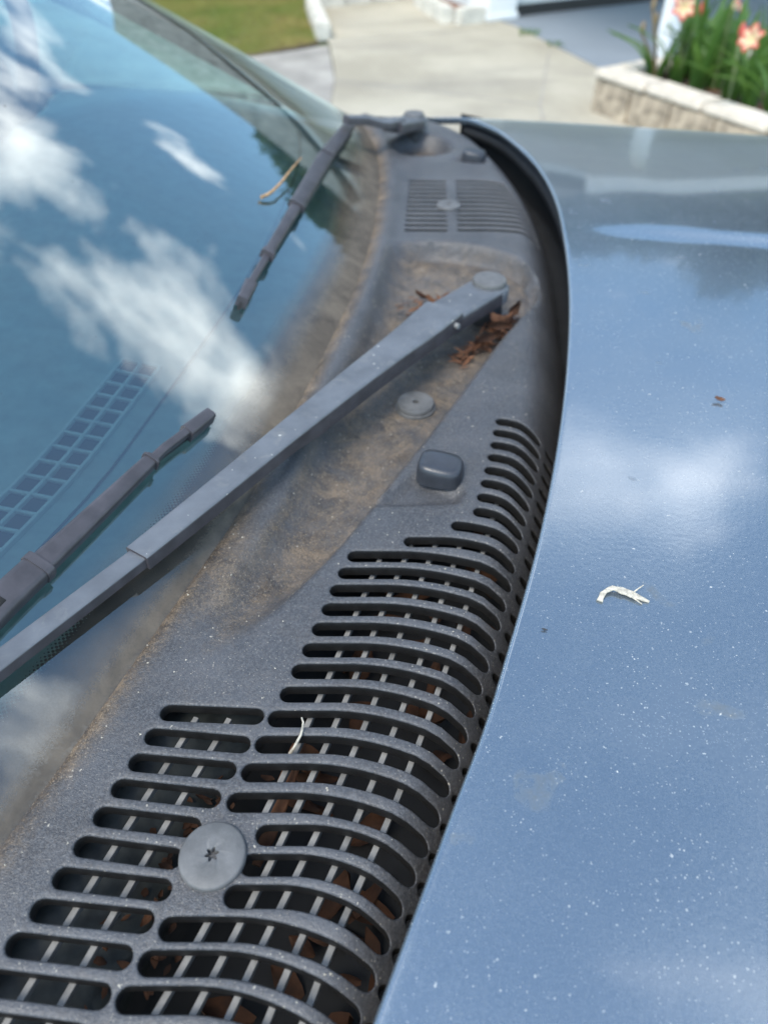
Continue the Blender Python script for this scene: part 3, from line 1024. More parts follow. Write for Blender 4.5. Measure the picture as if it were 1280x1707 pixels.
# roof
V = []
for i, f in enumerate(np.linspace(-1.16, -2.5, 14)):
    for l in np.linspace(-.02, 1.24, 18):
        V.append(carpt(f, l, 1.548 + .025 * (1 - ((l - .61) / .63) ** 2) + .07 * math.sin(min(1, i / 5) * math.pi / 2)))
ro = mesh('roof', V, grid_faces(14, 18, True), M['paint'], car)
md = ro.modifiers.new('thickness', 'SOLIDIFY'); md.thickness = .03
# far door: lower shell + sill with window opening above it
panel('door', [carpt(-.42, 1.45, .35), carpt(-1.55, 1.45, .35), carpt(-1.55, 1.44, 1.03), carpt(-.42, 1.42, 1.02)], M['interior_dark'], (-FY * .06, FX * .06, 0))
panel('door_window', [carpt(-.42, 1.43, 1.025), carpt(-1.50, 1.43, 1.035), carpt(-1.45, 1.28, 1.46), carpt(-.93, 1.27, 1.44)], M['side_glass'], (-FY * .004, FX * .004, 0))
panel('rear_side_panel', [carpt(-1.56, 1.45, .35), carpt(-2.4, 1.45, .35), carpt(-2.4, 1.26, 1.5), carpt(-1.56, 1.26, 1.5)], M['interior_dark'], (-FY * .03, FX * .03, 0))
panel('near_door', [carpt(-.42, -.20, .35), carpt(-1.55, -.20, .35), carpt(-1.55, -.18, 1.03), carpt(-.42, -.18, 1.02)], M['interior_dark'], (FY * .05, -FX * .05, 0))
panel('cabin_floor', [carpt(-.1, -.18, .40), carpt(-.1, 1.45, .40), carpt(-2.4, 1.45, .40), carpt(-2.4, -.18, .40)], M['interior_dark'], (0, 0, -.03))
panel('cabin_back', [carpt(-2.4, -.18, .40), carpt(-2.4, 1.45, .40), carpt(-2.4, 1.2, 1.5), carpt(-2.4, .03, 1.5)], M['interior_dark'], (-.03, 0, 0))
# steering wheel
def steering(f, l, z, R, tilt):
    w = empty('steering_wheel', carpt(f, l, z), -YAW, car)
    w.rotation_euler = (0, tilt, -YAW)
    V, F = [], []
    n, k = 48, 12
    for i in range(n):
        a = 2 * math.pi * i / n
        for j in range(k):
            b_ = 2 * math.pi * j / k
            rr = R + .016 * math.cos(b_)
            V.append((.016 * math.sin(b_), rr * math.cos(a), rr * math.sin(a)))
    for i in range(n):
        for j in range(k):
            F.append((i * k + j, ((i + 1) % n) * k + j, ((i + 1) % n) * k + (j + 1) % k, i * k + (j + 1) % k))
    mesh('rim', V, F, M['interior_dark'], w)
    V, F = lathe_data([(.075, -.03), (.07, .01), (.05, .02), (.02, .022)], 24)
    V = [(-v_[2], v_[0], v_[1]) for v_ in V]
    mesh('hub', V, F, M['interior_dark'], w)
    for a in (math.radians(200), math.radians(340), math.radians(90 + 180)):
        sweep('spoke', [(.0, .06 * math.cos(a), .06 * math.sin(a)), (.0, R * math.cos(a), R * math.sin(a))], [.035, .028], [.02, .02], M['interior_dark'], w, up=(1, 0, 0))
steering(-.73, 1.00, 1.115, .175, math.radians(20))
def seat(l):
    s = empty('front_seat', carpt(-1.25, l, .40), -YAW, car)
    box('cushion', (-.25, .25, -.25, .25, .05, .30), M['seat_cloth'], s, .06)
    o = box('backrest', (-.07, .07, -.24, .24, .0, .62), M['seat_cloth'], s, .06)
    o.location = (-.27, 0, .24); o.rotation_euler = (0, -.25, 0)
    o = box('headrest', (-.05, .05, -.13, .13, .0, .18), M['seat_cloth'], s, .045)
    o.location = (-.44, 0, .88); o.rotation_euler = (0, -.2, 0)
seat(1.02); seat(.20)

# ---- wipers
UPG = (.46, -.05, .88)
def lerp_path(a, b_, n): return [tuple(np.array(a) + (np.array(b_) - np.array(a)) * t) for t in np.linspace(0, 1, n)]
near_w = empty('wiper', (.1054, .6982, 0.99), 0, car)
near_w.location = (0, 0, 0)
def spindle_head(parent, piv, joint, w0, w1, capr, h, mat):
    P = resample([piv, joint], 8)
    sweep('arm_head', P, list(np.linspace(w0, w1, 8)), [h] * 8, mat, parent, bev=.14)
    V, F = lathe_data([(w0 / 2 + .0005, -h), (w0 / 2 + .0005, -.004), (w0 / 2 - .003, -.0005), (.002, .0002)], 36, piv)
    auto_smooth(mesh('arm_eye', V, F, mat, parent), 45)
    V, F = lathe_data([(capr, -.001), (capr, .0035), (capr * .93, .0055), (capr * .6, .0066), (capr * .1, .0070)], 36, piv)
    auto_smooth(mesh('pivot_cap', V, F, M['cap_plastic'], parent), 45)
    V, F = lathe_data([(w0 * .42, -h - .045), (w0 * .42, -h - .02), (w0 * .36, -h + .002)], 28, piv)
    mesh('spindle', V, F, M['rubber'], parent)
pivot = (.1140, .7345, 1.036)
spindle_head(near_w, pivot, (.0570, .6660, 1.039), .043, .043, .0185, .017, M['wiper'])
arm = [(.0610,.6720,1.0425),(.0351,.6290,1.0440),(-.0213,.5452,1.0460),(-.0810,.4526,1.0480),(-.1252,.3812,1.0505),(-.1625,.3215,1.0530)]
A = resample(arm, 30)
sweep('arm_channel', A, list(np.interp(np.linspace(0, 1, 30), [0, .08, .25, .5, .75, 1], [.044, .042, .034, .027, .0225, .0195])), list(np.interp(np.linspace(0, 1, 30), [0, .3, .55, .62, 1], [.018, .017, .016, .0125, .011])), M['wiper'], near_w, bev=.10)
tube('hinge_pin', [(.0745, .6445, 1.0345), (.0400, .6700, 1.0345)], .0028, M['rib_plastic'], near_w, 10)
rod = resample([(-.1560,.3315,1.0500),(-.2165,.2359,1.0580),(-.3000,.104,1.0660)], 16)
sweep('arm_rod', rod, [.0150] * 16, [.008] * 16, M['wiper'], near_w, bev=.10)

def blade(parent, pts, segs, mat):
    """pts: point list on the glass (tip first); segs: (start, end, width0, width1, height, lift, name)"""
    P = resample(pts, 200)
    n = len(P) - 1
    for a, b_, w0, w1, h, lift, name in segs:
        Q = P[int(a * n):int(b_ * n) + 1]
        Q = resample(Q, 14) + np.array([.46, -.05, .88]) * lift
        sweep(name, Q, list(np.linspace(w0, w1, 14)), [h] * 14, mat if name != 'rubber_lip' else M['rubber'], parent, up=UPG, bev=.22, side_slope=0.0)
near_pts = [glass_point(.472, .049), glass_point(.445, .055), glass_point(.417, .061), glass_point(.328, .067), glass_point(.269, .071), glass_point(.20, .074), glass_point(.10, .08)]
blade(near_w, near_pts, [(0, .98, .0035, .0035, .009, .0085, 'rubber_lip'), (.0, .085, .0100, .0120, .011, .014, 'blade_tip'), (.08, .20, .0068, .0072, .006, .0135, 'spine'),
                         (.19, .49, .0105, .0160, .009, .0165, 'blade_cover'), (.482, .495, .0215, .0215, .011, .0182, 'blade_clip'), (.192, .200, .0140, .0140, .010, .0175, 'blade_clip'),
                         (.49, 1.0, .0195, .0225, .011, .0174, 'blade_cover')], M['blade_plastic'])
sl = resample([tuple(np.array(glass_point(.262, .0715)) + np.array([.46, -.05, .88]) * .0180), tuple(np.array(glass_point(.240, .0722)) + np.array([.46, -.05, .88]) * .0180)], 4)
sweep('blade_slot', sl, [.0075] * 4, [.003] * 4, M['dark_hole'], near_w, up=UPG)
far_w = empty('wiper', (0, 0, 0), 0, car)
far_pts = [glass_point(.629, .078), glass_point(.669, .081), glass_point(.717, .083), glass_point(.839, .084), glass_point(1.033, .075), glass_point(1.205, .050), glass_point(1.30, .030)]
blade(far_w, far_pts, [(0, .98, .0035, .0035, .009, .0085, 'rubber_lip'), (.0, .055, .0105, .0130, .012, .015, 'blade_tip'), (.05, .15, .0072, .0080, .007, .014, 'spine'),
                       (.14, .345, .0110, .0130, .008, .0165, 'blade_cover'), (.14, .15, .0150, .0150, .010, .0180, 'blade_clip'), (.335, .350, .0200, .0200, .010, .0190, 'blade_clip'),
                       (.345, .62, .0185, .0215, .012, .0180, 'blade_cover'), (.62, .98, .0200, .0170, .012, .0200, 'blade_cover')], M['blade_plastic'])
piv2 = (.0500, 1.325, 1.040)
farm = resample([(-.0560, 1.185, 1.0790), (-.030, 1.205, 1.0735), (.002, 1.228, 1.060), (.024, 1.270, 1.054)], 14)
sweep('arm_channel', farm, list(np.linspace(.016, .026, 14)), [.011] * 14, M['wiper'], far_w, bev=.15)
spindle_head(far_w, piv2, (.014, 1.250, 1.053), .046, .034, .017, .016, M['wiper'])

# ------------------------------------------------------------------ loose things on and in the car
def leaf_mesh(length, width, curl, seed, n=7, m=5):
    r = random.Random(seed)
    V = []
    ph = r.uniform(0, 6)
    for i in range(n):
        t = i / (n - 1)
        w = width * (math.sin(math.pi * min(1, t * .93 + .05)) ** .8) * (1 + .12 * math.sin(9 * t + ph))
        for j in range(m):
            s = (j / (m - 1) - .5) * 2
            z = curl * (s * s * .5 + (t - .5) ** 2 * 1.2) * width + .06 * width * math.sin(13 * t + 5 * s + ph)
            V.append((length * (t - .5), s * w * .5, z))
    return V, grid_faces(n, m)

def place(V, loc, rot):
    R = Matrix.Rotation(rot[2], 3, 'Z') @ Matrix.Rotation(rot[1], 3, 'Y') @ Matrix.Rotation(rot[0], 3, 'X')
    return [R @ Vector(v_) + Vector(loc) for v_ in V]

# leaf litter in the dark under the grille: too jumbled to count
LV, LF = [], []
for k in range(48):
    V, F = leaf_mesh(rnd.uniform(.015, .04), rnd.uniform(.007, .018), rnd.uniform(-.6, .9), k)
    y = rnd.uniform(.02, .46)
    xb = float(edge_x(y))
    x = xb - rnd.uniform(.015, .12)
    V = place(V, (x, y, ZG - .088 + rnd.uniform(0, .018)), (rnd.uniform(-.5, .5), rnd.uniform(-.5, .5), rnd.uniform(0, 6.3)))
    n0 = len(LV); LV += V; LF += [tuple(i + n0 for i in f) for f in F]
for k in range(120):
    V, F = leaf_mesh(rnd.uniform(.004, .011), rnd.uniform(.002, .005), rnd.uniform(-.6, .9), 500 + k, 4, 3)
    y = rnd.uniform(.03, .20); x = -.110 + .36 * (y - .16) + rnd.gauss(0, .010)
    V = place(V, (x, y, ZG - .034 + rnd.uniform(0, .003)), (rnd.uniform(-.5, .5), rnd.uniform(-.5, .5), rnd.uniform(0, 6.3)))
    n0 = len(LV); LV += V; LF += [tuple(i + n0 for i in f) for f in F]
o = mesh('leaf_litter', LV, LF, M['dark_leaf'])
tag(o, 'brown leaf litter lying in the dark well under the grille slots', 'leaf litter', kind='stuff')

# bark strip that slipped through the slots
P = [(-.050, .222, ZG - .020), (-.056, .200, ZG - .024), (-.062, .178, ZG - .027), (-.070, .150, ZG - .030)]
o = sweep('bark_strip', resample(P, 10), [.006, .009, .010, .010, .011, .011, .010, .010, .008, .005], [.003] * 10, M['dead_leaf'], up=(.3, 0, 1))
tag(o, 'reddish brown strip of bark caught below the slots beside the round screw cap', 'bark')

# dead leaves drifted against the wiper spindle
spots = [((.105, .668, .012), (.050, .016), (.5, .1, .75), 'crumpled brown leaf wedged under the near wiper arm, nearest the camera'),
         ((.128, .700, .012), (.040, .022), (-.5, .3, .6), 'curled brown leaf between the wiper spindle and the basin edge'),
         ((.141, .722, .014), (.034, .016), (.4, -.3, 1.0), 'small orange-brown leaf standing at the right of the wiper spindle cap'),
         ((.090, .655, .008), (.060, .0055), (.1, .15, .78), 'long thin brown leaf stalk under the near wiper arm'),
         ((.118, .684, .020), (.036, .014), (.9, .2, .4), 'dark brown folded leaf on top of the pile by the wiper spindle'),
         ((.060, .745, .010), (.040, .012), (.2, .2, -.7), 'orange-brown leaf on the far side of the wiper arm joint'),
         ((.044, .770, .008), (.030, .010), (-.3, -.1, -.9), 'pale brown leaf scrap behind the wiper arm, farthest up the basin')]
for k, ((x, y, dz), (ln, wd), rot, lab) in enumerate(spots):
    V, F = leaf_mesh(ln * .85, wd * .6, 1.4, 40 + k, 9, 5)
    o = mesh('dead_leaf', place(V, (x, y, float(cowl_h(x, y)) + dz), rot), F, M['dead_leaf'])
    if k % 2 == 0: o.data.materials[0] = M['dark_leaf']
    tag(o, lab, 'leaf', 'dead leaves round the wiper spindle')
LV, LF = [], []
for k in range(170):
    V, F = leaf_mesh(rnd.uniform(.004, .022), rnd.uniform(.0012, .0045), rnd.uniform(-.5, .9), 900 + k, 4, 3)
    if k < 120: t = rnd.random(); x, y = .075 + .075 * t + rnd.gauss(0, .006), .640 + .095 * t + rnd.gauss(0, .005)
    else: x, y = .05 + rnd.gauss(0, .016), .76 + rnd.gauss(0, .012)
    V = place(V, (x, y, float(cowl_h(x, y)) + .002 + abs(rnd.gauss(0, .004))), (rnd.uniform(-.5, .5), rnd.uniform(-.5, .5), rnd.uniform(0, 6.3)))
    n0 = len(LV); LV += V; LF += [tuple(i + n0 for i in f) for f in F]
o = mesh('leaf_crumbs', LV, LF, M['dead_leaf'])
tag(o, 'crumbled brown leaf scraps in the basin round the wiper spindle', 'leaf crumbs', kind='stuff')

# grit lying on the cowl: tiny pale crumbs, uncountable
LV, LF = [], []
def crumb(x, y, z, s):
    n0 = len(LV)
    for dx_, dy_, dz_ in ((1, 0, 0), (-.6, .8, 0), (-.5, -.9, 0), (.1, .1, .8)):
        LV.append((x + s * dx_ * rnd.uniform(.5, 1.3), y + s * dy_ * rnd.uniform(.5, 1.3), z + s * dz_))
    LF.extend([(n0, n0 + 1, n0 + 3), (n0 + 1, n0 + 2, n0 + 3), (n0 + 2, n0, n0 + 3)])
gy = npr.uniform(.06, .95, 1700); gt = npr.uniform(0, 1, 1700)
gx = base_x(gy) + .004 + (edge_x(gy) - .03 - base_x(gy)) * gt
clear = np.ones(len(gx), bool)
for path, hw in slots:
    d = np.min(np.hypot(gx[:, None] - path[None, :, 0], gy[:, None] - path[None, :, 1]), axis=1)
    clear &= d > .0075
gz = cowl_h(gx, gy)
for x, y, z, k in zip(gx, gy, gz, clear):
    if k: crumb(x, y, z, rnd.choice((.00015, .0002, .0002, .00025, .0003, .00035, .0008)))
o = mesh('grit', LV, LF, M['pale_fibre'], smooth=False)
tag(o, 'pale grit and pollen crumbs scattered over the black cowl plastic', 'grit', kind='stuff')

# twig lying on the far wiper
tw = [glass_point(.845, .118, .004), glass_point(.858, .110, .008), glass_point(.885, .102, .016), glass_point(.925, .096, .022), glass_point(.96, .090, .026)]
o = tube('twig', [tuple(p) for p in resample(tw, 12)], list(np.linspace(.0021, .0009, 12)), M['twig'], None, 7)
tag(o, 'thin orange-brown twig leaning on the far wiper blade', 'twig')
# dried white shred on the bonnet
def hz(x, y):
    s_ = (x - float(edge_x(y))) / FX
    return float(hood_z(np.array(x), np.array(y), np.array(max(s_, 0))))
fl = empty('dried_petal', (.152, .296, hz(.152, .296)))
def flat_strip(name, pts, ws, parent, h=.0012):
    P = [(x - .152, y - .296, hz(x, y) - hz(.152, .296) + dz) for x, y, dz in pts]
    P = resample(P, 14)
    w = np.interp(np.linspace(0, 1, 14), np.linspace(0, 1, len(ws)), ws)
    w = [a * (1 + .25 * rnd.uniform(-1, 1)) for a in w]
    sweep(name, P, w, [h] * 14, M['pale_fibre'], parent, bev=.3)
flat_strip('shred', [(.1372, .2905, .0015), (.1405, .2965, .003), (.1470, .3000, .004), (.1560, .2970, .003), (.1690, .2905, .0015)], [.0035, .0030, .0035, .0052, .0045, .001], fl)
flat_strip('fibre', [(.1590, .2960, .003), (.1635, .2990, .004), (.1670, .3010, .005)], [.0010, .0008, .0005], fl, .0007)
flat_strip('fibre', [(.1560, .2950, .003), (.1610, .2910, .002), (.1640, .2885, .001)], [.0010, .0008, .0005], fl, .0007)
tag(fl, 'dried white plant shred with a bent end lying on the blue bonnet', 'plant shred')
V, F = leaf_mesh(.0085, .0045, .8, 3, 6, 4)
o = mesh('seed_husk', place(V, (.2872, .511, hz(.2872, .511) + .0018), (.2, .1, -.4)), F, M['dead_leaf'])
tag(o, 'small brown seed husk lying alone on the bonnet', 'seed husk')
V, F = leaf_mesh(.004, .0016, .5, 5, 5, 3)
o = mesh('pine_scrap', place(V, (.0985, .268, hz(.0985, .268) + .0008), (.1, .1, -.2)), F, M['interior_dark'])
tag(o, 'tiny dark scrap on the bonnet near its rear edge', 'scrap')
# pale fibre hooked on a slot
fb = [(-.0485, .2215, ZG + .002), (-.0470, .2170, ZG + .004), (-.0480, .2110, ZG + .002), (-.0520, .2060, ZG - .004), (-.0550, .2045, ZG - .009)]
o = tube('pine_needle', [tuple(p) for p in resample(fb, 12)], list(np.linspace(.0005, .0011, 12)), M['pale_fibre'], None, 6)
tag(o, 'curved pale straw hooked over a grille slot', 'straw')

# ------------------------------------------------------------------ surroundings
HA = math.radians(28.6)
E1 = np.array([math.cos(HA), math.sin(HA)]); E2 = np.array([math.sin(HA), -math.cos(HA)])
HO = np.array([1.12, 8.18])
def hp(a, b_, z=0.0):
    p = HO + E1 * a + E2 * b_
    return (float(p[0]), float(p[1]), z)
def slab(name, pts, z0, z1, mat, parent=None):
    n = len(pts)
    V = [(p[0], p[1], z1) for p in pts] + [(p[0], p[1], z0) for p in pts]
    F = [tuple(range(n)), tuple(reversed(range(n, 2 * n)))] + [(i + n, (i + 1) % n + n, (i + 1) % n, i) for i in range(n)]
    o = mesh(name, V, F, mat, parent, smooth=False)
    bm = bmesh.new(); bm.from_mesh(o.data); bmesh.ops.recalc_face_normals(bm, faces=bm.faces[:]); bm.to_mesh(o.data); bm.free()
    return o
g = mesh('ground', [(-250, -250, -.03), (250, -250, -.03), (250, 250, -.03), (-250, 250, -.03)], [(0, 1, 2, 3)], M['earth'], smooth=False)
tag(g, kind='structure')
d = slab('driveway', [(-.34, -6), (8, -6), (8, 6.0), hp(-.5, 2.4)[:2], hp(-.02, .25)[:2], hp(0, -3.1)[:2], (-.70, 10.2), (-.73, 8.80), (-.47, 7.28), (-.36, 6.1)], -.03, .002, M['concrete'])
tag(d, kind='structure')
for a_, b_ in (((1.05, 5.4), (.86, 3.2)), ((1.05, 5.4), (1.36, 6.9)), ((-.46, 7.30), (1.05, 7.9)), ((-.36, 6.05), (1.05, 5.4))):
    a_, b_ = np.array(a_), np.array(b_); t_ = (b_ - a_) / np.linalg.norm(b_ - a_); n_ = np.array([-t_[1], t_[0]]) * .006
    slab('expansion_joint', [tuple(a_ + n_), tuple(b_ + n_), tuple(b_ - n_), tuple(a_ - n_)], -.01, .0045, M['asphalt'], d)
a_ = slab('side_road', [(-.345, -6), (-12, -6), (-12, 15), (-3.22, 14), (-2.77, 9.0), (-1.12, 6.74), (-.475, 7.20), (-.365, 6.1)], -.03, -.002, M['asphalt'])
tag(a_, kind='structure')
s_ = slab('carport_slab', [hp(-.01, .20)[:2], hp(-.40, 1.90)[:2], hp(-.62, 2.75)[:2], hp(7, 2.75)[:2], hp(7, -4)[:2], hp(0, -4)[:2]], -.02, .010, M['slab_paint'])
tag(s_, kind='structure')
lw = mesh('lawn_soil', [(-1.10, 6.76, -.001), (-.56, 7.24, -.001), (-.80, 8.9, -.001), (-.75, 10.4, -.001), (-3.2, 14, -.001), (-2.75, 9.0, -.001)], [(5, 4, 3, 2, 1, 0)], M['soil'], smooth=False)
lw.data.flip_normals()
lw.name = 'lawn'
tag(lw, kind='structure')
# grass
n = 42000
gx = npr.uniform(-4.2, -.5, n * 3); gy = npr.uniform(5.2, 11.0, n * 3)
ok = poly_sd([(-1.12, 6.80), (-.58, 7.26), (-.82, 8.9), (-.78, 10.6), (-2.95, 11.0), (-2.72, 9.0)], gx, gy) > 0
gx, gy = gx[ok][:n], gy[ok][:n]; n = len(gx)
a = npr.uniform(0, 2 * math.pi, n); h = npr.uniform(.025, .06, n); lean = npr.uniform(0, .03, n); la = npr.uniform(0, 2 * math.pi, n); w = npr.uniform(.002, .004, n)
V = np.empty((n, 3, 3))
V[:, 0] = np.stack([gx - np.cos(a) * w, gy - np.sin(a) * w, np.zeros(n)], 1)
V[:, 1] = np.stack([gx + np.cos(a) * w, gy + np.sin(a) * w, np.zeros(n)], 1)
V[:, 2] = np.stack([gx + np.cos(la) * lean, gy + np.sin(la) * lean, h], 1)
me = bpy.data.meshes.new('grass')
me.vertices.add(n * 3); me.vertices.foreach_set('co', V.reshape(-1))
me.loops.add(n * 3); me.loops.foreach_set('vertex_index', np.arange(n * 3))
me.polygons.add(n); me.polygons.foreach_set('loop_start', np.arange(n) * 3)
me.update()
tag(link('grass', me, M['grass_blade'], None, False), 'short sunlit grass of the lawn behind the windscreen', 'grass', kind='stuff')

# stone edging: each length of kerb is a stone of its own
def kerb(name, runs, label, w, h, z0=-.02, piece=.36, mat='kerb_concrete'):
    k = empty(name, (runs[0][0][0], runs[0][0][1], 0))
    base = Vector(k.location)
    tag(k, label, 'kerb')
    for a_, b_ in runs:
        a_, b_ = np.array(a_), np.array(b_)
        ln = np.linalg.norm(b_ - a_); nn = max(1, round(ln / piece)); ang = math.atan2(*(b_ - a_)[::-1])
        for i in range(nn):
            c = a_ + (b_ - a_) * (i + .5) / nn
            o = box('stone', (-ln / nn / 2 + .004, ln / nn / 2 - .004, -w / 2, w / 2, z0, h + rnd.uniform(-.006, .006)), M[mat], k, .018)
            o.location = (c[0] - base.x + rnd.uniform(-.006, .006), c[1] - base.y, 0); o.rotation_euler = (0, 0, ang + rnd.uniform(-.02, .02))
    return k
kerb('lawn_kerb', [((-.52, 7.38), (-.72, 8.72)), ((-.70, 8.86), (.40, 9.50))], 'white concrete kerb bending round the corner of the lawn', .13, .13)
kerb('bed_kerb', [((.36, 9.0), (.60, 8.06)), ((.68, 8.02), (.93, 8.16))], 'low pale kerb round the mulch bed left of the white post', .13, .13)
mb = slab('mulch_bed', [(.40, 9.2), (.66, 8.12), (.98, 8.22), hp(0, -3)[:2]], -.02, .06, M['mulch'])
tag(mb, kind='structure')

# stone planter: blocks with a paler coping
PC = np.array([1.36, 5.28])
E1p = np.array([.88, .475]); E2p = np.array([.482, -.876])
pl = empty('stone_planter', (PC[0], PC[1], 0))
tag(pl, 'low stone-block planter with pale coping holding the red flowers', 'planter')
def prow(start, dirv, inward, length, piece, z0, z1, depth, over, mat, name):
    nn = round(length / piece); ang = math.atan2(dirv[1], dirv[0]); sgn = 1 if (dirv[0] * inward[1] - dirv[1] * inward[0]) > 0 else -1
    for i in range(nn):
        c = start + dirv * (length * (i + .5) / nn) - PC
        ya, yb = (-over, depth) if sgn > 0 else (-depth, over)
        o = box(name, (-length / nn / 2 + .0015, length / nn / 2 - .0015, ya - rnd.uniform(0, .012), yb, z0, z1 + rnd.uniform(-.004, .004)), M[mat], pl, .012)
        o.location = (float(c[0]), float(c[1]), 0); o.rotation_euler = (0, 0, ang + rnd.uniform(-.012, .012))
prow(PC, E2p, E1p, 2.7, .34, -.02, .201, .15, 0, 'block_stone', 'block')
prow(PC + E1p * .16, E1p, E2p, 1.9, .34, -.02, .201, .15, 0, 'block_stone', 'block')
prow(PC, E2p, E1p, 2.7, .45, .203, .25, .16, .012, 'cap_stone', 'coping')
prow(PC + E1p * .17, E1p, E2p, 1.9, .45, .203, .25, .16, .012, 'cap_stone', 'coping')
so = slab('planter_soil', [tuple(PC + E1p * .14 + E2p * .14), tuple(PC + E1p * .14 + E2p * 2.7), tuple(PC + E1p * 1.9 + E2p * 2.7), tuple(PC + E1p * 1.9 + E2p * .14)], .02, .185, M['soil'], None)
tag(so, kind='structure')
LV, LF = [], []
for k in range(900):
    p = PC + E1p * rnd.uniform(.15, 1.2) + E2p * rnd.uniform(.15, 2.4)
    V, F = leaf_mesh(rnd.uniform(.02, .07), rnd.uniform(.008, .02), rnd.uniform(-.4, .8), k, 3, 3)
    V = place(V, (p[0], p[1], .188 + rnd.uniform(0, .02)), (rnd.uniform(-.6, .6), rnd.uniform(-.6, .6), rnd.uniform(0, 6.3)))
    n0 = len(LV); LV += V; LF += [tuple(i + n0 for i in f) for f in F]
o = mesh('bark_mulch', LV, LF, M['mulch'])
tag(o, 'reddish bark mulch covering the planter soil under the flowers', 'mulch', kind='stuff')

# flowering bulbs: strap leaves, hollow stalks, trumpet flowers
def strap(seed, ln, wd, bend):
    r = random.Random(seed); V = []
    n_ = 9
    for i in range(n_):
        t = i / (n_ - 1)
        x = bend * t ** 2.2 * ln; z = ln * t * (1 - .30 * abs(bend) * t)
        w = wd * (1 - t ** 3) ** .6 * (.75 + .25 * min(1, t * 4)) + .002
        tw_ = .5 * t * r.uniform(-1, 1)
        for s, dip in ((-.5, .006), (0, 0), (.5, .006)):
            V.append((x + s * w * math.sin(tw_) - dip * .5, s * w * math.cos(tw_), z + dip))
    return V, grid_faces(n_, 3)
strap_me = []
for k in range(6):
    V, F = strap(k, (.36, .42, .46, .38, .50, .40)[k], (.042, .048, .050, .044, .046, .040)[k], (.35, .55, .2, .8, .12, .65)[k])
    me = bpy.data.meshes.new('leaf'); me.from_pydata(V, [], F); me.materials.append(M['strap_leaf'])
    me.polygons.foreach_set('use_smooth', [True] * len(me.polygons)); strap_me.append(me)
wither_me = []
for k in range(2):
    V, F = strap(30 + k, .30 + .08 * k, .016, .3 + .3 * k)
    me = bpy.data.meshes.new('withered_leaf'); me.from_pydata(V, [], F); me.materials.append(M['withered']); wither_me.append(me)
def petal_mesh(mat2):
    V = []; n_ = 8; m_ = 5
    for i in range(n_):
        t = i / (n_ - 1); w = .052 * math.sin(math.pi * (t * .86 + .07)) ** .85
        for j in range(m_):
            s = j / (m_ - 1) - .5
            V.append((.10 * t * (1 - .15 * t), s * w, .055 * math.sin(t * 1.7) - .02 * (t ** 3) + .10 * s * s * w * 4))
    F = grid_faces(n_, m_)
    me = bpy.data.meshes.new('petal'); me.from_pydata(V, [], F)
    me.materials.append(M['petal_red']); me.materials.append(M['petal_pale'])
    for k, p in enumerate(me.polygons):
        i, j = divmod(k, m_ - 1)
        p.material_index = 1 if (i < 2 or (j in (1, 2) and i < 5)) else 0
        p.use_smooth = True
    return me
pet_me = petal_mesh(None)
def flower(parent, loc, face, tilt, scale=1.0, opened=1.0):
    f = empty('flower', loc, face, parent)
    f.rotation_euler = (0, tilt, face)
    f.scale = (scale,) * 3
    for k in range(6):
        o = bpy.data.objects.new('petal', pet_me); COL.objects.link(o); o.parent = f
        o.rotation_euler = (0, -(.15 + (1 - opened) * .8), k * math.pi / 3)
    return f
def bulb(x, y, nleaf, seed, label, stalks=()):
    r = random.Random(seed)
    b_ = empty('amaryllis_plant', (x, y, .186))
    tag(b_, label, 'flower plant', 'amaryllis in the stone planter')
    for k in range(nleaf):
        o = bpy.data.objects.new('leaf', strap_me[r.randrange(6)]); COL.objects.link(o); o.parent = b_
        aa = r.uniform(0, 6.3)
        o.location = (.035 * math.cos(aa), .035 * math.sin(aa), -.01); o.rotation_euler = (0, r.uniform(-.05, .25), aa + r.uniform(-.4, .4)); o.scale = (r.uniform(.8, 1.15),) * 3
    for (tx, ty, tz, kind, face, tilt, sc) in stalks:
        P = resample([(0, 0, -.01), (tx * .35, ty * .35, tz * .5), (tx, ty, tz)], 8)
        tube('stalk', P, list(np.linspace(.011, .008, 8)), M['withered'] if kind == 'dry' else M['stalk_green'], b_, 8)
        if kind == 'flower':
            flower(b_, (tx, ty, tz), face, tilt, sc)
        else:
            V, F = lathe_data([(.004, 0), (.013, .015), (.016, .035), (.010, .06), (.002, .075)], 10, (tx, ty, tz - .01))
            mesh('seed_head' if kind == 'dry' else 'bud', V, F, M['withered'] if kind == 'dry' else M['petal_red'], b_)
    return b_
PI = math.pi
bulb(1.72, 5.22, 8, 1, 'amaryllis at the left end of the planter, withered stalks among its leaves', [(-.11, -.02, .385, 'dry', 0, 0, 1), (-.06, .03, .30, 'dry', 0, 0, 1), (-.14, .0, .26, 'dry', 0, 0, 1)])
bulb(1.84, 5.16, 11, 2, 'amaryllis with one big open coral-red flower facing the car', [(-.06, -.01, .40, 'flower', -1.9, 1.25, .95), (.06, .04, .36, 'bud', 0, 0, 1)])
bulb(1.90, 4.96, 11, 3, 'leafy amaryllis without flowers between the open red blooms')
bulb(2.03, 5.02, 10, 4, 'amaryllis with a half-closed pinkish flower high behind the others', [(-.03, -.02, .42, 'flower', -.4, .9, .8)])
bulb(2.02, 4.72, 11, 5, 'leafy amaryllis at the front of the planter with one drooping bud', [(-.02, .05, .33, 'bud', 0, 0, 1)])
bulb(2.10, 4.62, 10, 6, 'amaryllis with a coral and cream flower at the right edge of the picture', [(-.09, -.02, .335, 'flower', -2.5, 1.1, .9)])
bulb(2.24, 4.90, 10, 7, 'leafy amaryllis half hidden behind the right-hand flower', [(.05, .0, .40, 'dry', 0, 0, 1)])
bulb(2.16, 4.42, 9, 8, 'low amaryllis leaves next to the coping at the right edge of the picture')
bulb(1.98, 5.30, 10, 9, 'amaryllis leaves at the back of the planter in front of the carport post')
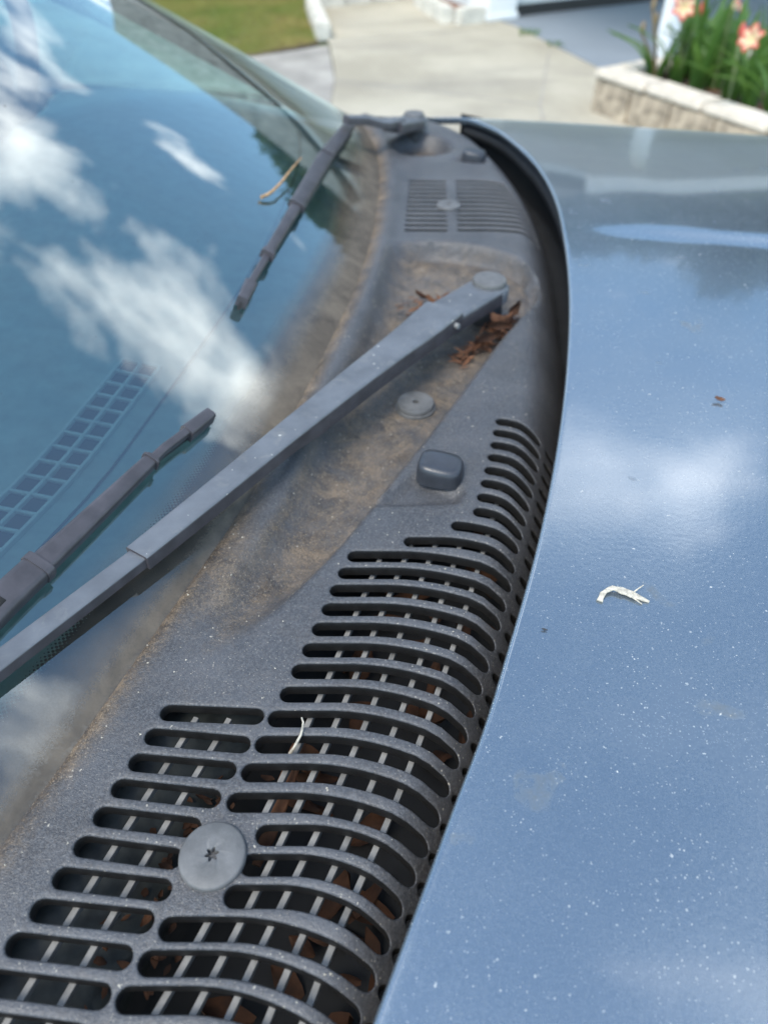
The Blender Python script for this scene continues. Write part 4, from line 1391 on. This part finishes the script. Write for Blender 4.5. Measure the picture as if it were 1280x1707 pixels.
for k in range(9):
    x, y = 1.70 + .05 * rnd.random() * k, 5.10 - .03 * k + rnd.uniform(-.05, .1)
# weeds in the slab joint
LV, LF = [], []
for c, cnt in (((1.27, 7.55), 16), ((1.43, 7.12), 9)):
    for k in range(cnt):
        V, F = strap(70 + k, rnd.uniform(.03, .07), .014, rnd.uniform(.3, .9))
        V = place(V, (c[0] + rnd.gauss(0, .05), c[1] + rnd.gauss(0, .04), .005), (0, .3, rnd.uniform(0, 6.3)))
        n0 = len(LV); LV += V; LF += [tuple(i + n0 for i in f) for f in F]
o = mesh('joint_weeds', LV, LF, M['strap_leaf'])
tag(o, 'tufts of green weeds in the joint beside the grey slab', 'weeds', kind='stuff')

# house: carport, walls, window, roof
house = empty('house', hp(0, 0), HA)
tag(house, 'white-walled house with carport, square white column and dark shingle roof', 'house')
# house frame: x along E1, y is away from the camera (minus E2)
def hb(name, ext, mat, bevel=0.0, parent=house):
    return box(name, ext, M[mat], parent, bevel)
hb('column', (-.17, .17, .0, .34, .01, 2.42), 'white_paint', .015)
hb('column_base', (-.185, .185, -.015, .355, .005, .06), 'white_paint', .01)
hb('carport_post', (.25, .37, -1.86, -1.74, .01, 2.42), 'white_paint', .01)
hb('carport_post', (4.6, 4.71, -2.06, -1.95, .01, 2.42), 'white_paint', .01)
hb('carport_wall', (.17, 7.0, .10, .22, .0, 2.42), 'wall_paint')
hb('wall_skirting', (.175, 7.0, .07, .10, .01, .10), 'trim_black')
hb('facade', (-6.5, .16, 3.2, 3.34, -.02, 2.6), 'wall_paint')
hb('side_wall', (.03, .165, .35, 3.2, -.02, 2.6), 'wall_paint')
for wx in (-1.6, -4.4):
    f = hb('window', (wx - .62, wx + .62, 3.14, 3.20, .85, 2.1), 'white_paint', .01)
    for i in (0, 1):
        hb('pane', (wx - .54 + .56 * i, wx - .02 + .56 * i, 3.125, 3.145, .93, 2.02), 'pane_dark', 0, f)
f = hb('door', (-.75, .0 - .05, 3.15, 3.20, .0, 2.05), 'white_paint', .01)
hb('ceiling', (-.60, 7.1, -2.1, 3.3, 2.42, 2.50), 'white_paint')
hb('fascia', (-.72, 7.2, -2.24, -2.20, 2.40, 2.60), 'white_paint')
V = [(-.75, -2.24, 2.58), (7.3, -2.24, 2.58), (7.3, 7.0, 2.58), (-.75, 7.0, 2.58), (-.75, 2.6, 4.5), (7.3, 2.6, 4.5)]
mesh('carport_roof', V, [(0, 1, 5, 4), (2, 3, 4, 5), (0, 4, 3), (1, 2, 5), (0, 3, 2, 1)], M['shingle'], house, smooth=False)
V = [(-7.1, 2.6, 2.62), (.3, 2.6, 2.62), (.3, 11.0, 2.62), (-7.1, 11.0, 2.62), (-4.5, 6.8, 4.4), (.3, 6.8, 4.4)]
mesh('main_roof', V, [(0, 1, 5, 4), (2, 3, 4, 5), (0, 4, 3), (1, 2, 5), (0, 3, 2, 1)], M['shingle'], house, smooth=False)

# trees behind the house: seen only as reflections in the paint and glass
def tree(x, y, h, r, seed, label):
    rr = random.Random(seed); ng = np.random.default_rng(seed)
    t = empty('oak_tree', (x, y, 0)); tag(t, label, 'tree', 'trees behind the house')
    TV, TF = [], []
    def limb(path, r0, r1):
        V, F = tube_data([tuple(p) for p in resample(path, 7)], list(np.linspace(r0, r1, 7)), 7)
        n0 = len(TV); TV.extend(V); TF.extend([tuple(i + n0 for i in f) for f in F])
    limb([(0, 0, -.05), (.1, 0, h * .25), (0, .1, h * .55), (.1, .1, h * .85)], .22, .05)
    cl = []
    for k in range(24):
        a = rr.uniform(0, 6.3); z0 = h * rr.uniform(.28, .6); d_ = r * rr.uniform(.4, .9); z1 = h * rr.uniform(.42, .88)
        e = (d_ * math.cos(a), d_ * math.sin(a), z1)
        limb([(0, 0, z0), (e[0] * .5, e[1] * .5, (z0 + z1) / 2 + .2), e], .08, .02)
        cl.append(e); cl.append((e[0] * .6, e[1] * .6, z1 + rr.uniform(-.6, .4)))
    mesh('trunk', TV, TF, M['bark'], t)
    per = 420
    C = np.repeat(np.array(cl), per, 0); n_ = len(C)
    D = ng.normal(0, 1, (n_, 3)); D /= np.linalg.norm(D, axis=1)[:, None]
    P = C + D * ng.uniform(0, 1, (n_, 1)) ** .45 * np.array([r * .34, r * .34, r * .26])
    A = ng.normal(0, 1, (n_, 3)); A /= np.linalg.norm(A, axis=1)[:, None]
    B = np.cross(A, ng.normal(0, 1, (n_, 3))); B /= np.linalg.norm(B, axis=1)[:, None]
    s = ng.uniform(.12, .26, (n_, 1))
    V = np.stack([P - A * s, P + B * s * .55, P + A * s, P - B * s * .55], 1).reshape(-1, 3)
    mesh('crown', V.tolist(), [(4 * i, 4 * i + 1, 4 * i + 2, 4 * i + 3) for i in range(n_)], M['tree_leaf'], t, smooth=False)
for a in ((-13, 20, 6.0, 2.8, 1, 'broad low tree farthest left, beyond the lawn'),
          (-5.5, 27, 6.5, 3.0, 2, 'low tree behind the left end of the house roof'),
          (5.2, 25, 9.2, 3.4, 3, 'oak behind the house, leftmost of the row of tall oaks'),
          (8.8, 23.5, 11.0, 3.8, 4, 'oak behind the carport roof, second of the row of tall oaks'),
          (12.6, 22.6, 11.4, 3.9, 5, 'oak in the middle of the row of tall oaks'),
          (16.4, 21.2, 11.8, 4.0, 6, 'oak right of the house, fourth of the row of tall oaks'),
          (20.0, 18.6, 11.8, 4.0, 7, 'oak farthest right in the row of tall oaks')):
    tree(*a)
